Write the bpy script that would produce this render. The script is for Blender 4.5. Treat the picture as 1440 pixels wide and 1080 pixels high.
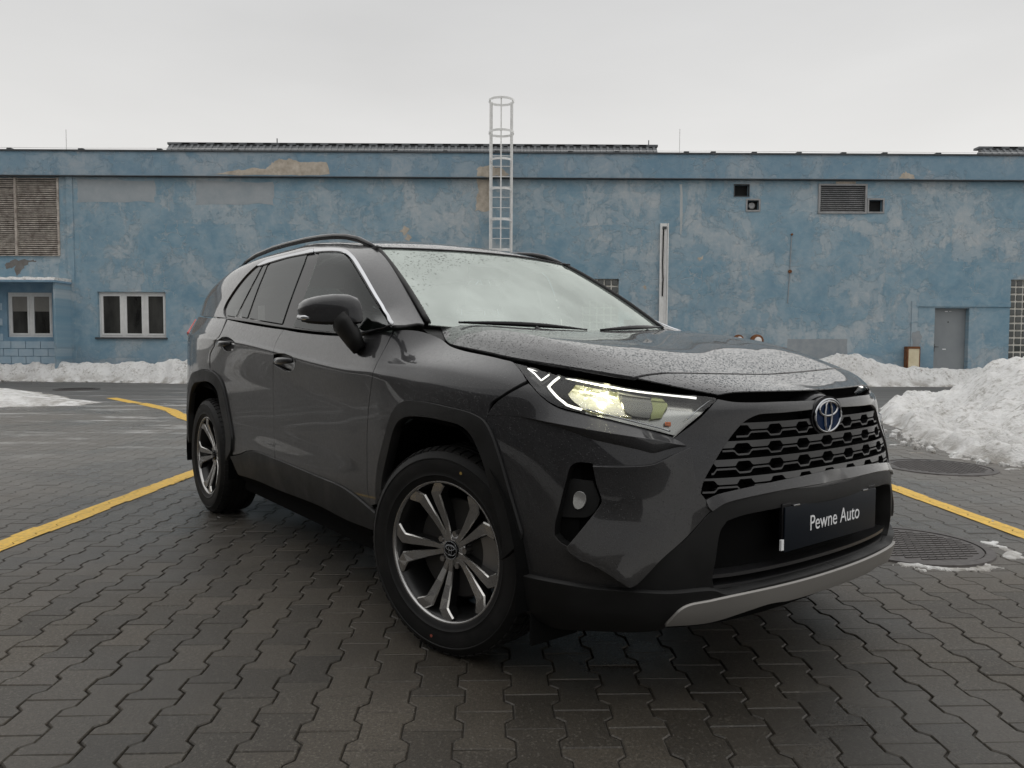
import bpy, bmesh, math, random
import numpy as np
from mathutils import Vector, Matrix
from mathutils.geometry import delaunay_2d_cdt
random.seed(7)
for o in list(bpy.data.objects): bpy.data.objects.remove(o)
SC = bpy.context.scene; COL = SC.collection
R = math.radians
# ================= camera, sky, sun, exposure =================
CAMX, CAMY, CAMZ = 2.1405, -2.2070, 1.0450
YAW, PITCH, ROLL, FPX = 2.4895, -0.0516, 0.0052, 1059.0     # focal length in pixels of the 1440 wide photo
cd = bpy.data.cameras.new('camera'); cam = bpy.data.objects.new('camera', cd); COL.objects.link(cam)
cd.sensor_width = 36.0; cd.lens = 36.0*FPX/1440.0; cd.clip_start = 0.05; cd.clip_end = 2000
fw = Vector((math.cos(YAW)*math.cos(PITCH), math.sin(YAW)*math.cos(PITCH), math.sin(PITCH)))
rt = Vector((math.sin(YAW), -math.cos(YAW), 0)); up = rt.cross(fw)
r2 = rt*math.cos(ROLL) + up*math.sin(ROLL); u2 = -rt*math.sin(ROLL) + up*math.cos(ROLL)
M = Matrix.Identity(4)
for i in range(3): M[i][0], M[i][1], M[i][2], M[i][3] = r2[i], u2[i], -fw[i], (CAMX, CAMY, CAMZ)[i]
cam.matrix_world = M; SC.camera = cam
SUN_EL, SUN_DIR = R(58), Vector((-0.55, 0.80, 0)).normalized()   # light comes from over the building, high up
w = bpy.data.worlds.new('World'); SC.world = w; w.use_nodes = True
nt = w.node_tree; nt.nodes.clear()
def wn(t, **k):
    n = nt.nodes.new(t)
    for a, b in k.items(): setattr(n, a, b)
    return n
wo = wn('ShaderNodeOutputWorld'); bg = wn('ShaderNodeBackground'); bg.inputs['Strength'].default_value = 0.10
sky = wn('ShaderNodeTexSky', sky_type='NISHITA', sun_disc=False); sky.sun_elevation = SUN_EL; sky.air_density = 1.0; sky.dust_density = 4.0
sky.sun_rotation = math.atan2(SUN_DIR.x, SUN_DIR.y)
bw = wn('ShaderNodeRGBToBW'); nt.links.new(sky.outputs[0], bw.inputs[0])
# overcast: the cloud layer is a grey sheet, brighter overhead than near the horizon
tc = wn('ShaderNodeTexCoord'); sx = wn('ShaderNodeSeparateXYZ'); nt.links.new(tc.outputs['Generated'], sx.inputs[0])
cr = wn('ShaderNodeMapRange'); cr.inputs['From Min'].default_value = 0.0; cr.inputs['From Max'].default_value = .42
cr.inputs['To Min'].default_value = 7.9; cr.inputs['To Max'].default_value = 5.6; cr.interpolation_type = 'SMOOTHSTEP'
nt.links.new(sx.outputs['Z'], cr.inputs['Value'])
nz = wn('ShaderNodeTexNoise'); nz.inputs['Scale'].default_value = 1.7; nz.inputs['Detail'].default_value = 5
mp = wn('ShaderNodeMapping'); mp.inputs['Scale'].default_value = (1, 1, 3.5); nt.links.new(tc.outputs['Generated'], mp.inputs[0]); nt.links.new(mp.outputs[0], nz.inputs['Vector'])
nr = wn('ShaderNodeMapRange'); nr.inputs['From Min'].default_value = .3; nr.inputs['From Max'].default_value = .7; nr.inputs['To Min'].default_value = .93; nr.inputs['To Max'].default_value = 1.05
nt.links.new(nz.outputs[0], nr.inputs['Value'])
cz = wn('ShaderNodeMapRange'); cz.inputs['From Min'].default_value = .42; cz.inputs['From Max'].default_value = 1.; cz.inputs['To Min'].default_value = 0.; cz.inputs['To Max'].default_value = 4.4; cz.interpolation_type = 'SMOOTHSTEP'
nt.links.new(sx.outputs['Z'], cz.inputs['Value'])
ca = wn('ShaderNodeMath', operation='ADD'); nt.links.new(cr.outputs[0], ca.inputs[0]); nt.links.new(cz.outputs[0], ca.inputs[1])
mu = wn('ShaderNodeMath', operation='MULTIPLY'); nt.links.new(ca.outputs[0], mu.inputs[0]); nt.links.new(nr.outputs[0], mu.inputs[1])
mx = wn('ShaderNodeMath', operation='MULTIPLY_ADD'); mx.inputs[1].default_value = 0.06; nt.links.new(bw.outputs[0], mx.inputs[0]); nt.links.new(mu.outputs[0], mx.inputs[2])
tint = wn('ShaderNodeMix', data_type='RGBA', blend_type='MULTIPLY'); tint.inputs['Factor'].default_value = 1.0
tm = wn('ShaderNodeMix', data_type='RGBA'); tm.inputs[6].default_value = (1.0, .982, .945, 1); tm.inputs[7].default_value = (.985, .985, .985, 1)
tf = wn('ShaderNodeMapRange'); tf.inputs['From Min'].default_value = .02; tf.inputs['From Max'].default_value = .40; nt.links.new(sx.outputs['Z'], tf.inputs['Value'])
nt.links.new(tf.outputs[0], tm.inputs[0]); nt.links.new(tm.outputs[2], tint.inputs[7]); nt.links.new(mx.outputs[0], tint.inputs[6])
nt.links.new(tint.outputs[2], bg.inputs['Color']); nt.links.new(bg.outputs[0], wo.inputs['Surface'])
sl = bpy.data.lights.new('sun', 'SUN'); sl.energy = 0.7; sl.angle = R(150); sl.color = (1, .97, .92)
sun = bpy.data.objects.new('sun', sl); COL.objects.link(sun)
sd = (SUN_DIR*math.cos(SUN_EL) + Vector((0, 0, math.sin(SUN_EL))))
sun.rotation_euler = sd.to_track_quat('Z', 'Y').to_euler(); sun.location = (0, 0, 30)
vs = SC.view_settings; vs.view_transform = 'Standard'; vs.look = 'None'; vs.exposure = 0.22; vs.gamma = 1.0; vs.use_curve_mapping = False
SC.render.resolution_x = 1024; SC.render.resolution_y = 768

# ================= material helpers =================
class Mat:
    def __init__(s, name):
        s.m = bpy.data.materials.new(name); s.m.use_nodes = True; s.nt = s.m.node_tree
        s.b = s.nt.nodes['Principled BSDF']; s.out = s.nt.nodes['Material Output']
    def n(s, t, ins=None, **k):
        nd = s.nt.nodes.new(t)
        for a, b in k.items(): setattr(nd, a, b)
        for a, b in (ins or {}).items(): s.set(nd.inputs[a], b)
        return nd
    def set(s, sock, v):
        if isinstance(v, bpy.types.NodeSocket): s.nt.links.new(v, sock)
        else:
            if isinstance(v, (tuple, list)) and len(v) == 3 and sock.type == 'RGBA': v = (*v, 1)
            sock.default_value = v
    def p(s, **k):
        for a, b in k.items(): s.set(s.b.inputs[a.replace('_', ' ')], b)
        return s
    def co(s, kind='Object'): return s.n('ShaderNodeTexCoord').outputs[kind]
    def pos(s): return s.n('ShaderNodeNewGeometry').outputs['Position']
    def map(s, v, scale=(1, 1, 1), rot=(0, 0, 0), loc=(0, 0, 0)):
        return s.n('ShaderNodeMapping', {0: v, 'Scale': scale, 'Rotation': rot, 'Location': loc}).outputs[0]
    def noise(s, v, scale, detail=4, rough=.55, dist=0., col=False):
        nd = s.n('ShaderNodeTexNoise', {'Vector': v, 'Scale': scale, 'Detail': detail, 'Roughness': rough, 'Distortion': dist})
        return nd.outputs[1 if col else 0]
    def vor(s, v, scale, feature='F1', out='Distance', rnd=1.):
        nd = s.n('ShaderNodeTexVoronoi', {'Vector': v, 'Scale': scale}, feature=feature)
        nd.inputs['Randomness'].default_value = rnd
        return nd.outputs[out]
    def mr(s, v, a, b, c=0., d=1., t='LINEAR'):
        return s.n('ShaderNodeMapRange', {'Value': v, 'From Min': a, 'From Max': b, 'To Min': c, 'To Max': d}, interpolation_type=t).outputs[0]
    def math(s, op, a, b=0., c=0.):
        return s.n('ShaderNodeMath', {0: a, 1: b, 2: c}, operation=op).outputs[0]
    def mix(s, f, a, b, blend='MIX'):
        nd = s.n('ShaderNodeMix', data_type='RGBA', blend_type=blend)
        s.set(nd.inputs[0], f); s.set(nd.inputs[6], a); s.set(nd.inputs[7], b); return nd.outputs[2]
    def bump(s, h, dist=.01, strength=1., normal=None):
        nd = s.n('ShaderNodeBump', {'Height': h, 'Distance': dist, 'Strength': strength})
        if normal is not None: s.set(nd.inputs['Normal'], normal)
        return nd.outputs[0]
    def xyz(s, v):
        nd = s.n('ShaderNodeSeparateXYZ', {0: v}); return nd.outputs[0], nd.outputs[1], nd.outputs[2]
    def attr(s, name): return s.n('ShaderNodeAttribute', attribute_name=name).outputs['Fac']
def simple(name, col, rough=.5, metal=0., **k):
    return Mat(name).p(Base_Color=col, Roughness=rough, Metallic=metal, **k).m

# ---- vehicle materials ----
def paint_mat(name, wet):
    m = Mat(name); c = m.co()
    fl = m.vor(c, 900, out='Color'); r, g, b = m.xyz(fl)
    base = m.mix(m.mr(r, 0, 1, .0, 1.), (.018, .018, .019), (.038, .038, .0405))
    m.p(Base_Color=base, Metallic=.35, Roughness=.34, Specular_IOR_Level=.12, Coat_Weight=1., Coat_Roughness=.02, Coat_IOR=1.38)
    def drops(scale, keep, hgt):
        v = m.n('ShaderNodeTexVoronoi', {'Vector': c, 'Scale': scale})
        cr_, cg_, cb_ = m.xyz(v.outputs['Color'])
        rad = m.mr(cg_, 0, 1, .14, .46)
        dome = m.math('SUBTRACT', 1., m.math('DIVIDE', v.outputs['Distance'], rad))
        dome = m.math('SMOOTH_MIN', m.math('MULTIPLY', m.math('MAXIMUM', dome, 0.), 1.6), 1., .3)
        return m.math('MULTIPLY', m.math('MULTIPLY', dome, m.math('LESS_THAN', cr_, keep)), hgt)
    if wet == 2:
        big = m.noise(m.map(c, (1., 2.2, 1)), 2.4, 4); k1 = m.mr(big, .35, .62, .30, .98)
        h = m.math('MAXIMUM', m.math('MAXIMUM', drops(105, k1, 1.0), drops(150, .62, .9)), drops(260, .7, .5))
        nrm = m.bump(h, .0042, 1.0)
        m.p(Coat_Weight=m.math('SUBTRACT', 1., m.math('MULTIPLY', m.math('MINIMUM', h, 1.), .72)), Roughness=m.mr(h, 0., 1., .34, .5))
    else:
        h = drops(260, .30, .5)
        dirt = m.noise(c, 60, 3)
        nrm = m.bump(h, .0009, 1.0)
        m.p(Roughness=m.mr(dirt, .3, .7, .30, .40), Coat_Roughness=m.mr(dirt, .35, .75, .02, .06))
        px_, py_, pz_ = m.xyz(c); spray = m.math('MULTIPLY', m.mr(pz_, .75, .32, 0., 1.), m.mr(m.noise(c, 5, 5, .7), .35, .65, .25, 1.))   # dried road spray low on the sides
        m.p(Base_Color=m.mix(m.math('MULTIPLY', spray, .45), base, (.060, .055, .047)), Coat_Weight=m.math('SUBTRACT', 1., m.math('MULTIPLY', spray, .45)))
    m.p(Normal=nrm, Coat_Normal=nrm)
    return m.m
PAINT = paint_mat('metallic grey paint', 1); PAINT_WET = paint_mat('metallic grey paint with rain drops', 2)
def plastic_mat():
    m = Mat('grained black plastic'); c = m.co()
    n = m.noise(c, 900, 2); d = m.noise(c, 9, 4)
    m.p(Base_Color=m.mix(m.mr(d, .35, .7), (.005, .005, .005), (.010, .010, .010)), Roughness=m.mr(d, .3, .7, .42, .6), Specular_IOR_Level=.30, Normal=m.bump(n, .0006, .6))
    return m.m
PLASTIC = plastic_mat()
GLOSSBLK = simple('gloss black', (.006, .006, .007), .15, Specular_IOR_Level=.28)
BLACK = simple('black void', (.004, .004, .004), .9, Specular_IOR_Level=.1)
CHROME = simple('chrome', (.52, .53, .55), .12, 1.)
SILVER = Mat('satin silver paint').p(Base_Color=(.27, .26, .245), Metallic=.55, Roughness=.38).m
def rubber():
    m = Mat('tyre rubber'); c = m.co(); d = m.noise(c, 14, 5)
    m.p(Base_Color=m.mix(m.mr(d, .4, .7), (.006, .006, .006), (.013, .0125, .012)), Roughness=.62, Specular_IOR_Level=.28, Normal=m.bump(m.noise(c, 220, 2), .0012, .5)); return m.m
RUBBER = rubber()
RIMF = Mat('machined grey alloy').p(Base_Color=(.39, .385, .38), Metallic=.92, Roughness=.25).m
RIMB = simple('dark grey alloy', (.030, .030, .030), .30, .7)
EDGE = simple('cut alloy edge with painted highlight', (.58, .57, .55), .25, 1.)  # brighter than the spoke face: the edge highlight is put into the colour
GRILLE = simple('dark satin grille', (.018, .018, .019), .28, 0., Specular_IOR_Level=.7)
DISC = simple('dark brake disc', (.05, .048, .046), .5, .6)
CHROMED = simple('smoked chrome', (.42, .43, .45), .14, 1.)
STEEL = simple('brake steel', (.30, .29, .28), .35, .9)
def tint_mat(name, col, tcol, ior):
    m = Mat(name); gl = m.n('ShaderNodeBsdfGlossy', {'Color': (.9, .92, .92), 'Roughness': .015}); tr = m.n('ShaderNodeBsdfTransparent', {'Color': tcol}); df = m.n('ShaderNodeBsdfDiffuse', {'Color': col})
    b_ = m.n('ShaderNodeMixShader', {0: .12, 1: tr.outputs[0], 2: df.outputs[0]}); fr = m.n('ShaderNodeFresnel', {'IOR': ior}); mx = m.n('ShaderNodeMixShader', {0: fr.outputs[0], 1: b_.outputs[0], 2: gl.outputs[0]})
    m.nt.links.new(mx.outputs[0], m.out.inputs['Surface']); return m.m
TINT = tint_mat('dark tinted glass', (.02, .02, .02), (.10, .105, .10), 1.40)
GREENGLASS = tint_mat('green tinted glass', (.02, .025, .022), (.52, .62, .56), 1.30)
def windscreen_mat():
    m = Mat('windscreen glass, coated and misted'); c = m.co()
    v = m.n('ShaderNodeTexVoronoi', {'Vector': c, 'Scale': 92.}); cr_, cg_, cb_ = m.xyz(v.outputs['Color'])
    dome = m.math('POWER', m.math('MAXIMUM', m.math('SUBTRACT', 1., m.math('DIVIDE', v.outputs['Distance'], m.mr(cg_, 0, 1, .12, .42))), 0.), .5)
    # wiped arcs stay clear of drops
    uu = m.attr('wiped'); keep = m.math('LESS_THAN', cr_, m.mr(uu, 0, 1, .55, 0.))
    h = m.math('MULTIPLY', dome, keep); nrm = m.bump(h, .006, 1.)
    gl = m.n('ShaderNodeBsdfGlossy', {'Color': (.83, .90, .85), 'Roughness': .03, 'Normal': nrm})
    gl2 = m.n('ShaderNodeBsdfDiffuse', {'Color': (.70, .77, .73), 'Normal': nrm})
    tr = m.n('ShaderNodeBsdfTransparent', {'Color': (.80, .90, .84)})
    haze_ = m.mr(m.noise(m.map(c, (1, 1.6, 1)), 3.2, 5, .65), .35, .65, .14, .32)
    mist = m.n('ShaderNodeMixShader', {0: m.math('MULTIPLY', haze_, m.math('SUBTRACT', 1., m.math('MULTIPLY', h, .85))), 1: tr.outputs[0], 2: gl2.outputs[0]})
    fr = m.n('ShaderNodeFresnel', {'IOR': 2.1, 'Normal': nrm})
    fac = m.math('MULTIPLY', m.mr(fr.outputs[0], 0., 1., .12, .95), m.math('SUBTRACT', 1., m.math('MULTIPLY', h, .55)))
    mx = m.n('ShaderNodeMixShader', {0: fac, 1: mist.outputs[0], 2: gl.outputs[0]})
    m.nt.links.new(mx.outputs[0], m.out.inputs['Surface']); return m.m
WINDSCREEN = windscreen_mat()
def lens_mat():
    m = Mat('clear lamp lens'); c = m.co()
    v = m.n('ShaderNodeTexVoronoi', {'Vector': c, 'Scale': 190.}); cr_, cg_, cb_ = m.xyz(v.outputs['Color'])
    dome = m.math('POWER', m.math('MAXIMUM', m.math('SUBTRACT', 1., m.math('DIVIDE', v.outputs['Distance'], m.mr(cg_, 0, 1, .1, .35))), 0.), .5)
    nrm = m.bump(m.math('MULTIPLY', dome, m.math('LESS_THAN', cr_, .10)), .0005, 1.)
    gl = m.n('ShaderNodeBsdfGlossy', {'Color': (1, 1, 1), 'Roughness': .02, 'Normal': nrm}); tr = m.n('ShaderNodeBsdfTransparent', {'Color': (.95, .96, .96)})
    fr = m.n('ShaderNodeFresnel', {'IOR': 1.45, 'Normal': nrm}); mx = m.n('ShaderNodeMixShader', {0: fr.outputs[0], 1: tr.outputs[0], 2: gl.outputs[0]})
    m.nt.links.new(mx.outputs[0], m.out.inputs['Surface']); return m.m
LENS = lens_mat()
def emis(name, col, st):
    return Mat(name).p(Base_Color=col, Emission_Color=col, Emission_Strength=st, Roughness=.4).m
DRL = emis('lit white light guide', (1., .985, .94), 1.15)
def refl_mat():
    m = Mat('lit headlamp reflector'); c = m.co(); x, y, z = m.xyz(c)
    dy = m.math('SUBTRACT', m.math('ABSOLUTE', y), .665); dz = m.math('SUBTRACT', z, .905)
    rad = m.math('SQRT', m.math('ADD', m.math('POWER', m.math('ABSOLUTE', dy), 2.), m.math('MULTIPLY', m.math('POWER', m.math('ABSOLUTE', dz), 2.), 2.2)))
    rib = m.n('ShaderNodeTexWave', {'Vector': m.map(c, (0, 1, .35)), 'Scale': 26., 'Distortion': 2.5, 'Detail': 2.}).outputs[1]
    r, g, b = m.xyz(m.vor(c, 95, out='Color')); glow = m.mr(rad, .0, .085, 1., .06, 'SMOOTHSTEP')
    s = m.math('MULTIPLY', glow, m.math('ADD', m.mr(rib, 0, 1, .35, .9), m.mr(r, .3, 1., 0., .6)))
    m.p(Base_Color=(.55, .53, .45), Metallic=1., Roughness=.16, Emission_Color=m.mix(m.mr(s, .1, .8), (.62, .60, .12), (1., .98, .78)), Emission_Strength=m.math('MULTIPLY', s, 1.6), Normal=m.bump(m.math('ADD', rib, r), .006, .7)); return m.m
REFLECTOR = refl_mat()
PROJ = Mat('projector glass').p(Base_Color=(.07, .07, .055), Metallic=.5, Roughness=.05, Coat_Weight=1.).m
PROJ_Y = Mat('yellow green prism edge').p(Base_Color=(.22, .24, .10), Metallic=.5, Roughness=.1).m
LAMPBACK = simple('lamp housing grey', (.42, .42, .40), .22, .85)
AMBER = simple('amber reflector', (.7, .16, .03), .25)
RED = simple('red lamp lens', (.45, .012, .012), .12, Coat_Weight=1.)
PLATE = simple('navy black placard', (.005, .008, .013), .4, Specular_IOR_Level=.18)
WHITE = simple('white print', (.82, .83, .84), .5)
EMB_BLUE = simple('deep blue emblem field', (.003, .016, .055), .25, 0., Specular_IOR_Level=.15)
FABRIC = simple('dark seat fabric', (.03, .03, .031), .8)
TRIM = simple('dash vinyl', (.05, .05, .05), .6)
LAMPCLEAR = Mat('clear grey lens').p(Base_Color=(.30, .30, .29), Metallic=.6, Roughness=.12, Coat_Weight=1.).m

# ================= object helpers =================
def link(name, me, mat, parent=None, smooth=False):
    ob = bpy.data.objects.new(name, me); COL.objects.link(ob)
    if mat is not None and not me.materials: me.materials.append(mat)
    if smooth: me.polygons.foreach_set('use_smooth', [True]*len(me.polygons))
    if parent is not None: ob.parent = parent
    return ob
def mesh(name, v, f, mat, parent=None, smooth=False, norms=None):
    me = bpy.data.meshes.new(name); me.from_pydata([tuple(map(float, q)) for q in v], [], f); me.update()
    if norms is not None:
        me.polygons.foreach_set('use_smooth', [True]*len(me.polygons))
        me.normals_split_custom_set_from_vertices([tuple(map(float, q)) for q in norms])
    return link(name, me, mat, parent, smooth)
def thing(name, label, cat, loc=(0, 0, 0), rotz=0., group=None):
    o = bpy.data.objects.new(name, None); COL.objects.link(o); o.location = loc; o.rotation_euler = (0, 0, rotz); tag(o, label, cat, group); return o
def tag(o, label, cat, group=None):
    o['label'] = label; o['category'] = cat
    if group: o['group'] = group
    return o
def struct(o): o['kind'] = 'structure'; return o
def stuff(o): o['kind'] = 'stuff'; return o
class MB:
    """collects boxes / tubes / sheets for ONE mesh"""
    def __init__(s): s.v = []; s.f = []
    def add(s, v, f): n = len(s.v); s.v += [tuple(q) for q in v]; s.f += [tuple(i+n for i in q) for q in f]; return s
    def box(s, x0, x1, y0, y1, z0, z1, bev=0.):
        if bev <= 0:
            v = [(x, y, z) for x in (x0, x1) for y in (y0, y1) for z in (z0, z1)]
            return s.add(v, [(0, 1, 3, 2), (4, 6, 7, 5), (0, 4, 5, 1), (2, 3, 7, 6), (0, 2, 6, 4), (1, 5, 7, 3)])
        bm = bmesh.new(); bmesh.ops.create_cube(bm, size=1.)
        for q in bm.verts: q.co = Vector(((x0+x1)/2+q.co.x*(x1-x0), (y0+y1)/2+q.co.y*(y1-y0), (z0+z1)/2+q.co.z*(z1-z0)))
        bmesh.ops.bevel(bm, geom=bm.edges[:], offset=bev, segments=2, affect='EDGES', profile=.6)
        s.bm(bm); bm.free(); return s
    def bm(s, bm):
        bm.verts.index_update(); return s.add([q.co[:] for q in bm.verts], [tuple(q.index for q in f.verts) for f in bm.faces])
    def tube(s, pts, r, n=8, cap=True, flat=1., upv=(0, 0, 1)):
        pts = [Vector(q) for q in pts]; rr = r if isinstance(r, (list, tuple)) else [r]*len(pts); v = []; f = []
        for i, q in enumerate(pts):
            t = (pts[min(i+1, len(pts)-1)]-pts[max(i-1, 0)]).normalized(); a = Vector(upv)
            if abs(t.dot(a)) > .95: a = Vector((1, 0, 0))
            sd = t.cross(a).normalized(); u = sd.cross(t)
            for k in range(n):
                an = 2*math.pi*k/n; v.append(q + sd*math.cos(an)*rr[i]*flat + u*math.sin(an)*rr[i])
        for i in range(len(pts)-1):
            for k in range(n): f.append((i*n+k, i*n+(k+1) % n, (i+1)*n+(k+1) % n, (i+1)*n+k))
        if cap: f += [tuple(range(n))[::-1], tuple((len(pts)-1)*n+k for k in range(n))]
        return s.add(v, f)
    def lathe(s, prof, n=32, close=False):   # prof: (radius, y) about the y axis
        v = []; f = []
        for r_, y in prof:
            for k in range(n): a = 2*math.pi*k/n; v.append((r_*math.cos(a), y, r_*math.sin(a)))
        for i in range(len(prof)-1):
            for k in range(n): f.append((i*n+k, i*n+(k+1) % n, (i+1)*n+(k+1) % n, (i+1)*n+k))
        return s.add(v, f)
    def prism(s, poly, d0, d1, axis='y'):
        n = len(poly); mk = {'y': lambda p, d: (p[0], d, p[1]), 'z': lambda p, d: (p[0], p[1], d), 'x': lambda p, d: (d, p[0], p[1])}[axis]
        v = [mk(p, d0) for p in poly]+[mk(p, d1) for p in poly]
        f = [tuple(range(n)), tuple(range(2*n-1, n-1, -1))]+[(i, n+i, n+(i+1) % n, (i+1) % n) for i in range(n)]
        return s.add(v, f)
    def build(s, name, mat, parent=None, smooth=False, angle=None):
        me = bpy.data.meshes.new(name); me.from_pydata([tuple(map(float, q)) for q in s.v], [], s.f); me.update()
        bm = bmesh.new(); bm.from_mesh(me); bmesh.ops.recalc_face_normals(bm, faces=bm.faces[:]); bm.to_mesh(me); bm.free()
        o = link(name, me, mat, parent, smooth or angle is not None)
        if angle is not None:
            me.set_sharp_from_angle(angle=R(angle))
        return o


def pchip(xs, ys, x):
    xs = np.asarray(xs, float); ys = np.asarray(ys, float); x = np.asarray(x, float)
    h = np.diff(xs); d = np.diff(ys, axis=0) / (h if ys.ndim == 1 else h[:, None])
    m = np.zeros_like(ys)
    m[0] = d[0]; m[-1] = d[-1]
    for i in range(1, len(xs) - 1):
        w1 = 2*h[i] + h[i-1]; w2 = h[i] + 2*h[i-1]
        a, b = d[i-1], d[i]
        ok = (a*b) > 0
        m[i] = np.where(ok, (w1 + w2) / (w1/np.where(ok, a, 1) + w2/np.where(ok, b, 1)), 0)
    return hermite(xs, ys, m, x)
def hermite(xs, ys, m, x):
    i = np.clip(np.searchsorted(xs, x) - 1, 0, len(xs) - 2)
    h = xs[i+1] - xs[i]; t = (x - xs[i]) / h
    if ys.ndim > 1: h = h[..., None]; t = t[..., None]
    return ((1+2*t)*(1-t)**2*ys[i] + t*(1-t)**2*h*m[i] + t*t*(3-2*t)*ys[i+1] + t*t*(t-1)*h*m[i+1])
def cspline(xs, ys, x):
    """natural cubic spline (smooth reflections)"""
    xs = np.asarray(xs, float); ys = np.asarray(ys, float); n = len(xs); x = np.asarray(x, float)
    h = np.diff(xs); A = np.eye(n); B = np.zeros_like(ys)
    hh = h if ys.ndim == 1 else h[:, None]
    d = np.diff(ys, axis=0) / hh
    for i in range(1, n-1):
        A[i, i-1] = h[i]; A[i, i] = 2*(h[i] + h[i-1]); A[i, i+1] = h[i-1]
        B[i] = 3*(d[i-1]*h[i] + d[i]*h[i-1])
    A[0, 0] = 2; A[0, 1] = 1; B[0] = 3*d[0]; A[-1, -1] = 2; A[-1, -2] = 1; B[-1] = 3*d[-1]
    return hermite(xs, ys, np.linalg.solve(A, B), x)

class Surf:
    """dense sampled surface, looked up with smooth bilinear interpolation; a,b are metric-like parameters"""
    def __init__(s, A, B, G): s.A, s.B, s.G = A, B, G
    def P(s, a, b):
        a = np.asarray(a, float); b = np.asarray(b, float)
        fa = np.clip((a - s.A[0])/(s.A[1]-s.A[0]), 0, len(s.A)-1.0001); fb = np.clip((b - s.B[0])/(s.B[1]-s.B[0]), 0, len(s.B)-1.0001)
        i = fa.astype(int); j = fb.astype(int); u = (fa-i)[..., None]; v = (fb-j)[..., None]
        G = s.G
        return (G[i, j]*(1-u)*(1-v) + G[i+1, j]*u*(1-v) + G[i, j+1]*(1-u)*v + G[i+1, j+1]*u*v)
    def N(s, a, b, e=.006):
        a = np.asarray(a, float); b = np.asarray(b, float)
        n = np.cross(s.P(a+e, b)-s.P(a-e, b), s.P(a, b+e)-s.P(a, b-e))
        return s.sg*n/np.maximum(np.linalg.norm(n, axis=-1, keepdims=True), 1e-12)

# ---------- lower body: a = arc length round the plan outline from the centre of the nose, b = level*0.13 ----------
ST = [  # x, w, z levels, offsets along the plan normal
 (.905,0,   [.20,.32,.46,.58,.70,.79,.86,.912],[-.09,-.020,-.005,0,-.018,-.026,-.032,-.07]),
 (.890,.28, [.20,.32,.46,.58,.70,.79,.86,.910],[-.09,-.020,-.005,0,-.018,-.026,-.032,-.07]),
 (.838,.50, [.20,.32,.46,.58,.70,.79,.86,.905],[-.09,-.020,0,-.003,-.020,-.045,-.058,-.09]),
 (.775,.62, [.20,.32,.46,.58,.70,.79,.86,.915],[-.09,-.015,0,-.008,-.030,-.062,-.085,-.125]),
 (.685,.73, [.20,.32,.46,.58,.70,.79,.87,.930],[-.09,-.015,0,-.010,-.030,-.055,-.085,-.135]),
 (.56,.815, [.20,.32,.46,.60,.72,.81,.89,.950],[-.09,-.015,0,-.010,-.025,-.045,-.070,-.125]),
 (.40,.873, [.20,.32,.46,.60,.74,.84,.915,.978],[-.09,-.015,0,-.005,-.012,-.028,-.050,-.115]),
 (.2,.908,  [.20,.32,.46,.62,.78,.87,.945,1.006],[-.09,-.015,0,0,-.003,-.015,-.045,-.140]),
 (-.1,.920, [.20,.32,.46,.62,.79,.89,.965,1.036],[-.09,-.015,0,0,-.002,-.012,-.040,-.175]),
 (-.26,.917,[.20,.32,.46,.62,.79,.905,.965,1.076],[-.09,-.015,0,-.004,-.004,-.008,-.028,-.205]),
 (-.36,.915,[.20,.32,.46,.62,.79,.915,.965,1.108],[-.09,-.015,0,-.006,-.006,-.004,-.020,-.150]),
 (-.45,.912,[.20,.32,.46,.62,.79,.925,.965,1.104],[-.10,-.015,0,-.008,-.008,-.002,-.012,-.078]),
 (-.62,.909,[.20,.32,.46,.62,.79,.93,.965,1.084],[-.10,-.016,0,-.011,-.013,-.001,-.013,-.055]),
 (-1.0,.903,[.20,.32,.46,.62,.80,.955,.985,1.098],[-.11,-.018,0,-.016,-.018,0,-.013,-.050]),
 (-1.5,.903,[.20,.32,.46,.62,.82,1.0,1.03,1.128],[-.11,-.018,0,-.016,-.018,0,-.013,-.050]),
 (-2.1,.912,[.20,.32,.46,.62,.84,1.045,1.075,1.172],[-.11,-.012,0,-.008,-.010,0,-.013,-.055]),
 (-2.6,.924,[.20,.32,.46,.62,.86,1.06,1.095,1.205],[-.10,-.010,0,0,-.004,-.006,-.012,-.075]),
 (-3.0,.905,[.22,.34,.48,.64,.87,1.065,1.10,1.225],[-.08,-.010,0,0,-.004,-.008,-.014,-.085]),
 (-3.3,.855,[.26,.37,.50,.66,.88,1.065,1.10,1.240],[-.06,-.008,0,0,-.006,-.012,-.016,-.085]),
 (-3.52,.75,[.30,.40,.52,.68,.88,1.06,1.09,1.240],[-.05,0,0,0,-.01,-.02,-.025,-.09]),
 (-3.655,.42,[.30,.40,.52,.68,.88,1.05,1.08,1.24],[-.05,0,0,0,-.01,-.03,-.04,-.11]),
 (-3.68,0,  [.30,.40,.52,.68,.88,1.05,1.08,1.24],[-.05,0,0,0,-.01,-.03,-.04,-.11])]
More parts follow.
